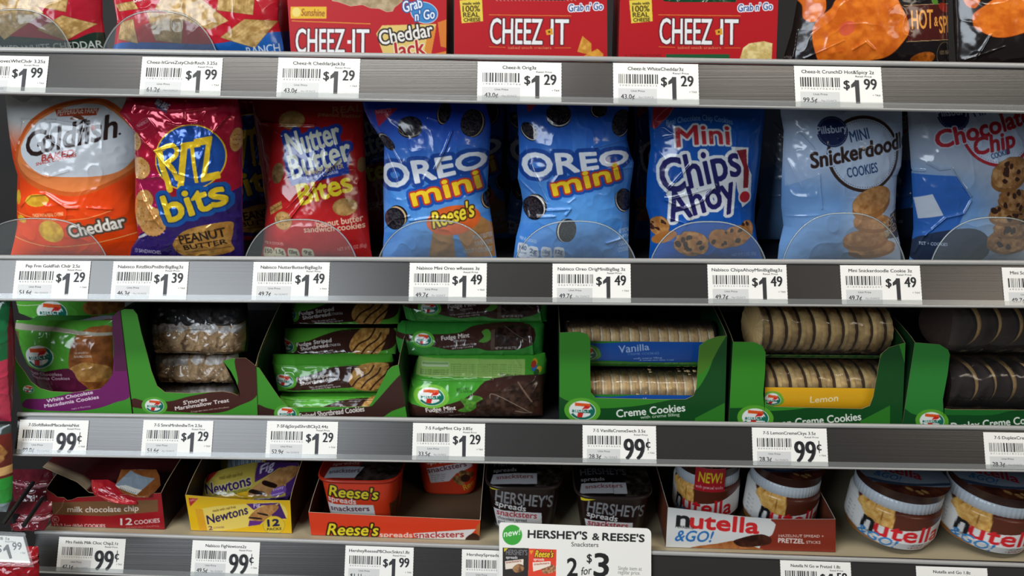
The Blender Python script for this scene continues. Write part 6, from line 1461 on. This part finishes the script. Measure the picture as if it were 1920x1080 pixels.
# ------------------------------------------------------------------ price tags in the rails
def tag_poly(k, x, s, q, t):
    """tag-local (u across 0..1, v down in widths) to the place on the rail"""
    q = np.asarray(q, float)
    base = np.array([x, SY[k] + KY[k] * x, SZ[k] + KZ[k] * x]); e = np.array([1, KY[k], KZ[k]])
    return base + q[..., :1] * TAG_W * e + (s + q[..., 1:2] * TAG_W) * D + t * NRM
def bars(u0, u1, v0, v1, seed):
    rg = random.Random(seed); out = []; n = 62; st = (u1 - u0) / n; i = 0
    while i < n:
        w_ = rg.choice((1, 1, 2, 3)); out.append([(u0 + i * st, v0), (u0 + (i + w_ * .8) * st, v0), (u0 + (i + w_ * .8) * st, v1), (u0 + i * st, v1)])
        i += w_ + rg.choice((1, 1, 2))
    return [p for p in out if p[1][0] <= u1 + .01]
def price_tag(k, px, py, title, tw, dollars, cents, unit, label, seed, tlc=.5):
    x, s = rail_hit(k, px, py)
    s = max(s, .0002)
    Hh = (.0402 - s) / TAG_W
    g = Geo()
    def quad(p, t, m): g.ngon(tag_poly(k, x, s, p, t)[::-1], m=m)
    # the card itself, little teeth down both sides
    n = 26
    vs = np.linspace(0, Hh, n); off = np.where(np.arange(n) % 2, .004, 0)
    L = np.stack([off, vs], 1); R_ = np.stack([1 - off, vs], 1)
    F = np.stack([tag_poly(k, x, s, L, .0007), tag_poly(k, x, s, R_, .0007)], 1)
    Bk = np.stack([tag_poly(k, x, s, L, .0003), tag_poly(k, x, s, R_, .0003)], 1)
    g.grid(F, m=0); g.grid(Bk, m=0, flip=True)
    g.grid(np.stack([Bk[:, 0], F[:, 0]], 1), m=0); g.grid(np.stack([F[:, 1], Bk[:, 1]], 1), m=0)
    def put(st, u0, v, u1, cap, m=1, shear=0, bold=0.0):
        q = layout(st, (u0, v), (u1, v), cap, shear)
        for dx in ((0,) if not bold else (-bold, 0, bold)):
            qq = q + np.array([dx, 0])
            qq = qq[(qq[..., 1] < Hh).all(1)] if (q[..., 1] > Hh).any() else qq
            g.tris(tag_poly(k, x, s, qq, .0009 + .00002 * (dx != 0))[:, ::-1], m=m)
    quad([(.06, .315), (.51, .315), (.51, Hh), (.06, Hh)], .0008, 2)
    put(title, tlc - tw / 2, .088, tlc + tw / 2, .040, 1, 0, .0007)
    put('Retail Price', .70, .130, .885, .021, 1)
    for b in bars(.065, .52, .138, .255, seed): quad(b, .0009, 1)
    rg = random.Random(seed)
    put(' '.join(str(rg.randrange(10)) for _ in range(13)), .075, .287, .515, .018, 3)
    put('Unit Price', .21, .357, .37, .023, 1)
    put(unit, .09, .445, .25, .056, 1, 0, .0012)
    put('Per OUNCE', .30, .437, .47, .025, 3)
    if dollars:
        put('$', .562, .275, .628, .105, 1, 0, .004)
        hb = min(.45, Hh - .012)
        quad([(.688, .165), (.738, .165), (.738, hb), (.690, hb)], .0009, 1)
        quad([(.738, .165), (.700, .165), (.645, .222), (.645, .262), (.700, .235)][::1], .00092, 1)
        put(cents, .795, .278, .935, .128, 1, 0, .005)
        put('+ TAX', .885, .358, .975, .021, 1)
    else:
        put(cents, .565, min(.45, Hh - .01), .835, .275, 1, 0, .011)
        put('c', .858, .290, .915, .115, 1, 0, .004)
        quad([(.882, .165), (.892, .165), (.892, .325), (.882, .325)], .00095, 1)
        put('+ TAX', .885, .370, .975, .021, 1)
    o = g.obj('price_tag', [PAPER, INK, TINT, INKG], None, shade=False, at=rail_pt(k, x, s, 0))
    tag(o, label, 'price tag', 'paper price tags in the shelf rails')
    return o
TAGS = [
 (0, -55, 104, 'Cheez-ItGroovesWhtChdr 3.25z', .92, 1, '99', '61.2', 'white 1.99 price tag on the top rail, cut off by the left picture edge'),
 (0, 267.5, 107, 'Cheez-ItGrvsZstyChdrRnch 3.25z', .87, 1, '99', '61.2', 'white 1.99 price tag under the blue-bottomed ranch cracker bag'),
 (0, 522.5, 108, 'Cheez-It CheddarJack3z', .63, 1, '29', '43.0', 'white 1.29 price tag under the cheddar jack cracker box'),
 (0, 895.5, 116, 'Cheez-It Orig3z', .40, 1, '29', '43.0', 'white 1.29 price tag reading Orig3z, under the middle red cracker box'),
 (0, 1149, 117.7, 'Cheez-It WhiteCheddar3z', .65, 1, '29', '43.0', 'white 1.29 price tag reading WhiteCheddar3z, under the rightmost red cracker box'),
 (0, 1487.8, 124, 'Cheez-It CrunchD Hot&Spicy 2z', .83, 1, '99', '99.5', 'white 1.99 price tag under the black hot and spicy bag'),
 (1, 31, 489, 'Pep Frm GoldFish Chdr 2.5z', .72, 1, '29', '51.6', 'white 1.29 price tag under the orange cheddar cracker bag'),
 (1, 213.4, 490.4, 'Nabisco RitzBitsPntBtrBigBag3z', .86, 1, '39', '46.3', 'white 1.39 price tag under the red and purple bits bag'),
 (1, 476, 490.4, 'Nabisco NutterButterBigBag3z', .80, 1, '49', '49.7', 'white 1.49 price tag under the dark red peanut butter cookie bag'),
 (1, 768.3, 493, 'Nabisco Mini Oreo wReeses 3z', .81, 1, '49', '49.7', 'white 1.49 price tag under the blue bag with an orange oval'),
 (1, 1035.7, 493.8, 'Nabisco Oreo OrigMiniBigBag 3z', .86, 1, '49', '49.7', 'white 1.49 price tag reading OrigMiniBigBag, under the plain blue mini cookie bag'),
 (1, 1325.7, 495.2, 'Nabisco ChipsAhoyMiniBigBag3z', .89, 1, '49', '49.7', 'white 1.49 price tag right of the chip cookie bag, reading MiniBigBag3z'),
 (1, 1574.2, 497.2, 'Mini Snickerdoodle Cookie 3z', .79, 1, '49', '49.7', 'white 1.49 price tag reading Snickerdoodle, under the pale blue cookie bag'),
 (1, 1877, 501.7, 'Mini Soft Choc Chip Cookie 3z', .80, 1, '49', '49.7', 'white price tag on the second rail, cut off by the right picture edge'),
 (2, 38, 786.7, '7-SSoftBakedMacadamiaNut', .73, 0, '99', '99.0', 'white 99 cent price tag at the left end of the third rail'),
 (2, 269.7, 787.3, '7-S SmrsMrshmllwTrt 2.5z', .68, 1, '29', '51.6', 'white 1.29 price tag under the marshmallow treat carton'),
 (2, 501.4, 789.2, '7-SFdgStrpdShrtBCky2.44z', .72, 1, '29', '52.9', 'white 1.29 price tag under the fudge striped shortbread carton'),
 (2, 774.5, 791.5, '7-S FudgeMint Cky 3.85z', .65, 1, '29', '33.5', 'white 1.29 price tag under the loose pile of fudge mint packs'),
 (2, 1092, 795, '7-S VanillaCremeSwch 3.5z', .71, 0, '99', '28.3', 'white 99 cent price tag under the vanilla creme cookie carton'),
 (2, 1409, 801.3, '7-S LemonCremeCkys 3.5z', .70, 0, '99', '28.3', 'white 99 cent price tag under the lemon creme cookie carton'),
 (2, 1842.5, 810.3, '7-S DuplexCremeCkys 3.5z', .72, 0, '99', '28.3', 'white price tag on the third rail, cut off by the right picture edge'),
 (3, 111.5, 1006.3, 'Mrs Fields Milk Choc Chip2.1z', .78, 0, '99', '47.1', 'white 99 cent price tag under the torn dark red cookie box'),
 (3, 361.7, 1012, 'Nabisco FigNewtons2z', .60, 0, '99', '49.5', 'white 99 cent price tag under the yellow fig cookie carton'),
 (3, 648, 1022.3, 'HersheyReesesPBChocSnkrs1.8z', .88, 1, '99', '$1.11', 'white 1.99 price tag under the orange snack cup carton'),
 (3, 866.2, 1025, 'HersheySpreadsSnackstrs1.8z', .85, 1, '99', '$1.11', 'white price tag partly covered by the two for three sign'),
 (3, 1462, 1048.5, 'Nutella N Go w Pretzel 1.8z', .70, 1, '59', '88.3', 'white price tag reading w Pretzel, under the white and brown jar carton'),
 (3, 1716.4, 1061, 'Nutella and Go 1.8z', .52, 1, '59', '88.3', 'white price tag lowest at the right, under the two loose jars'),
]
for i, (k, px, py, ti, tw, dl, ct, un, lb) in enumerate(TAGS):
    price_tag(k, px, py, ti, tw, dl, ct, un + ('¢' if '$' not in un else ''), lb, 11 + i)
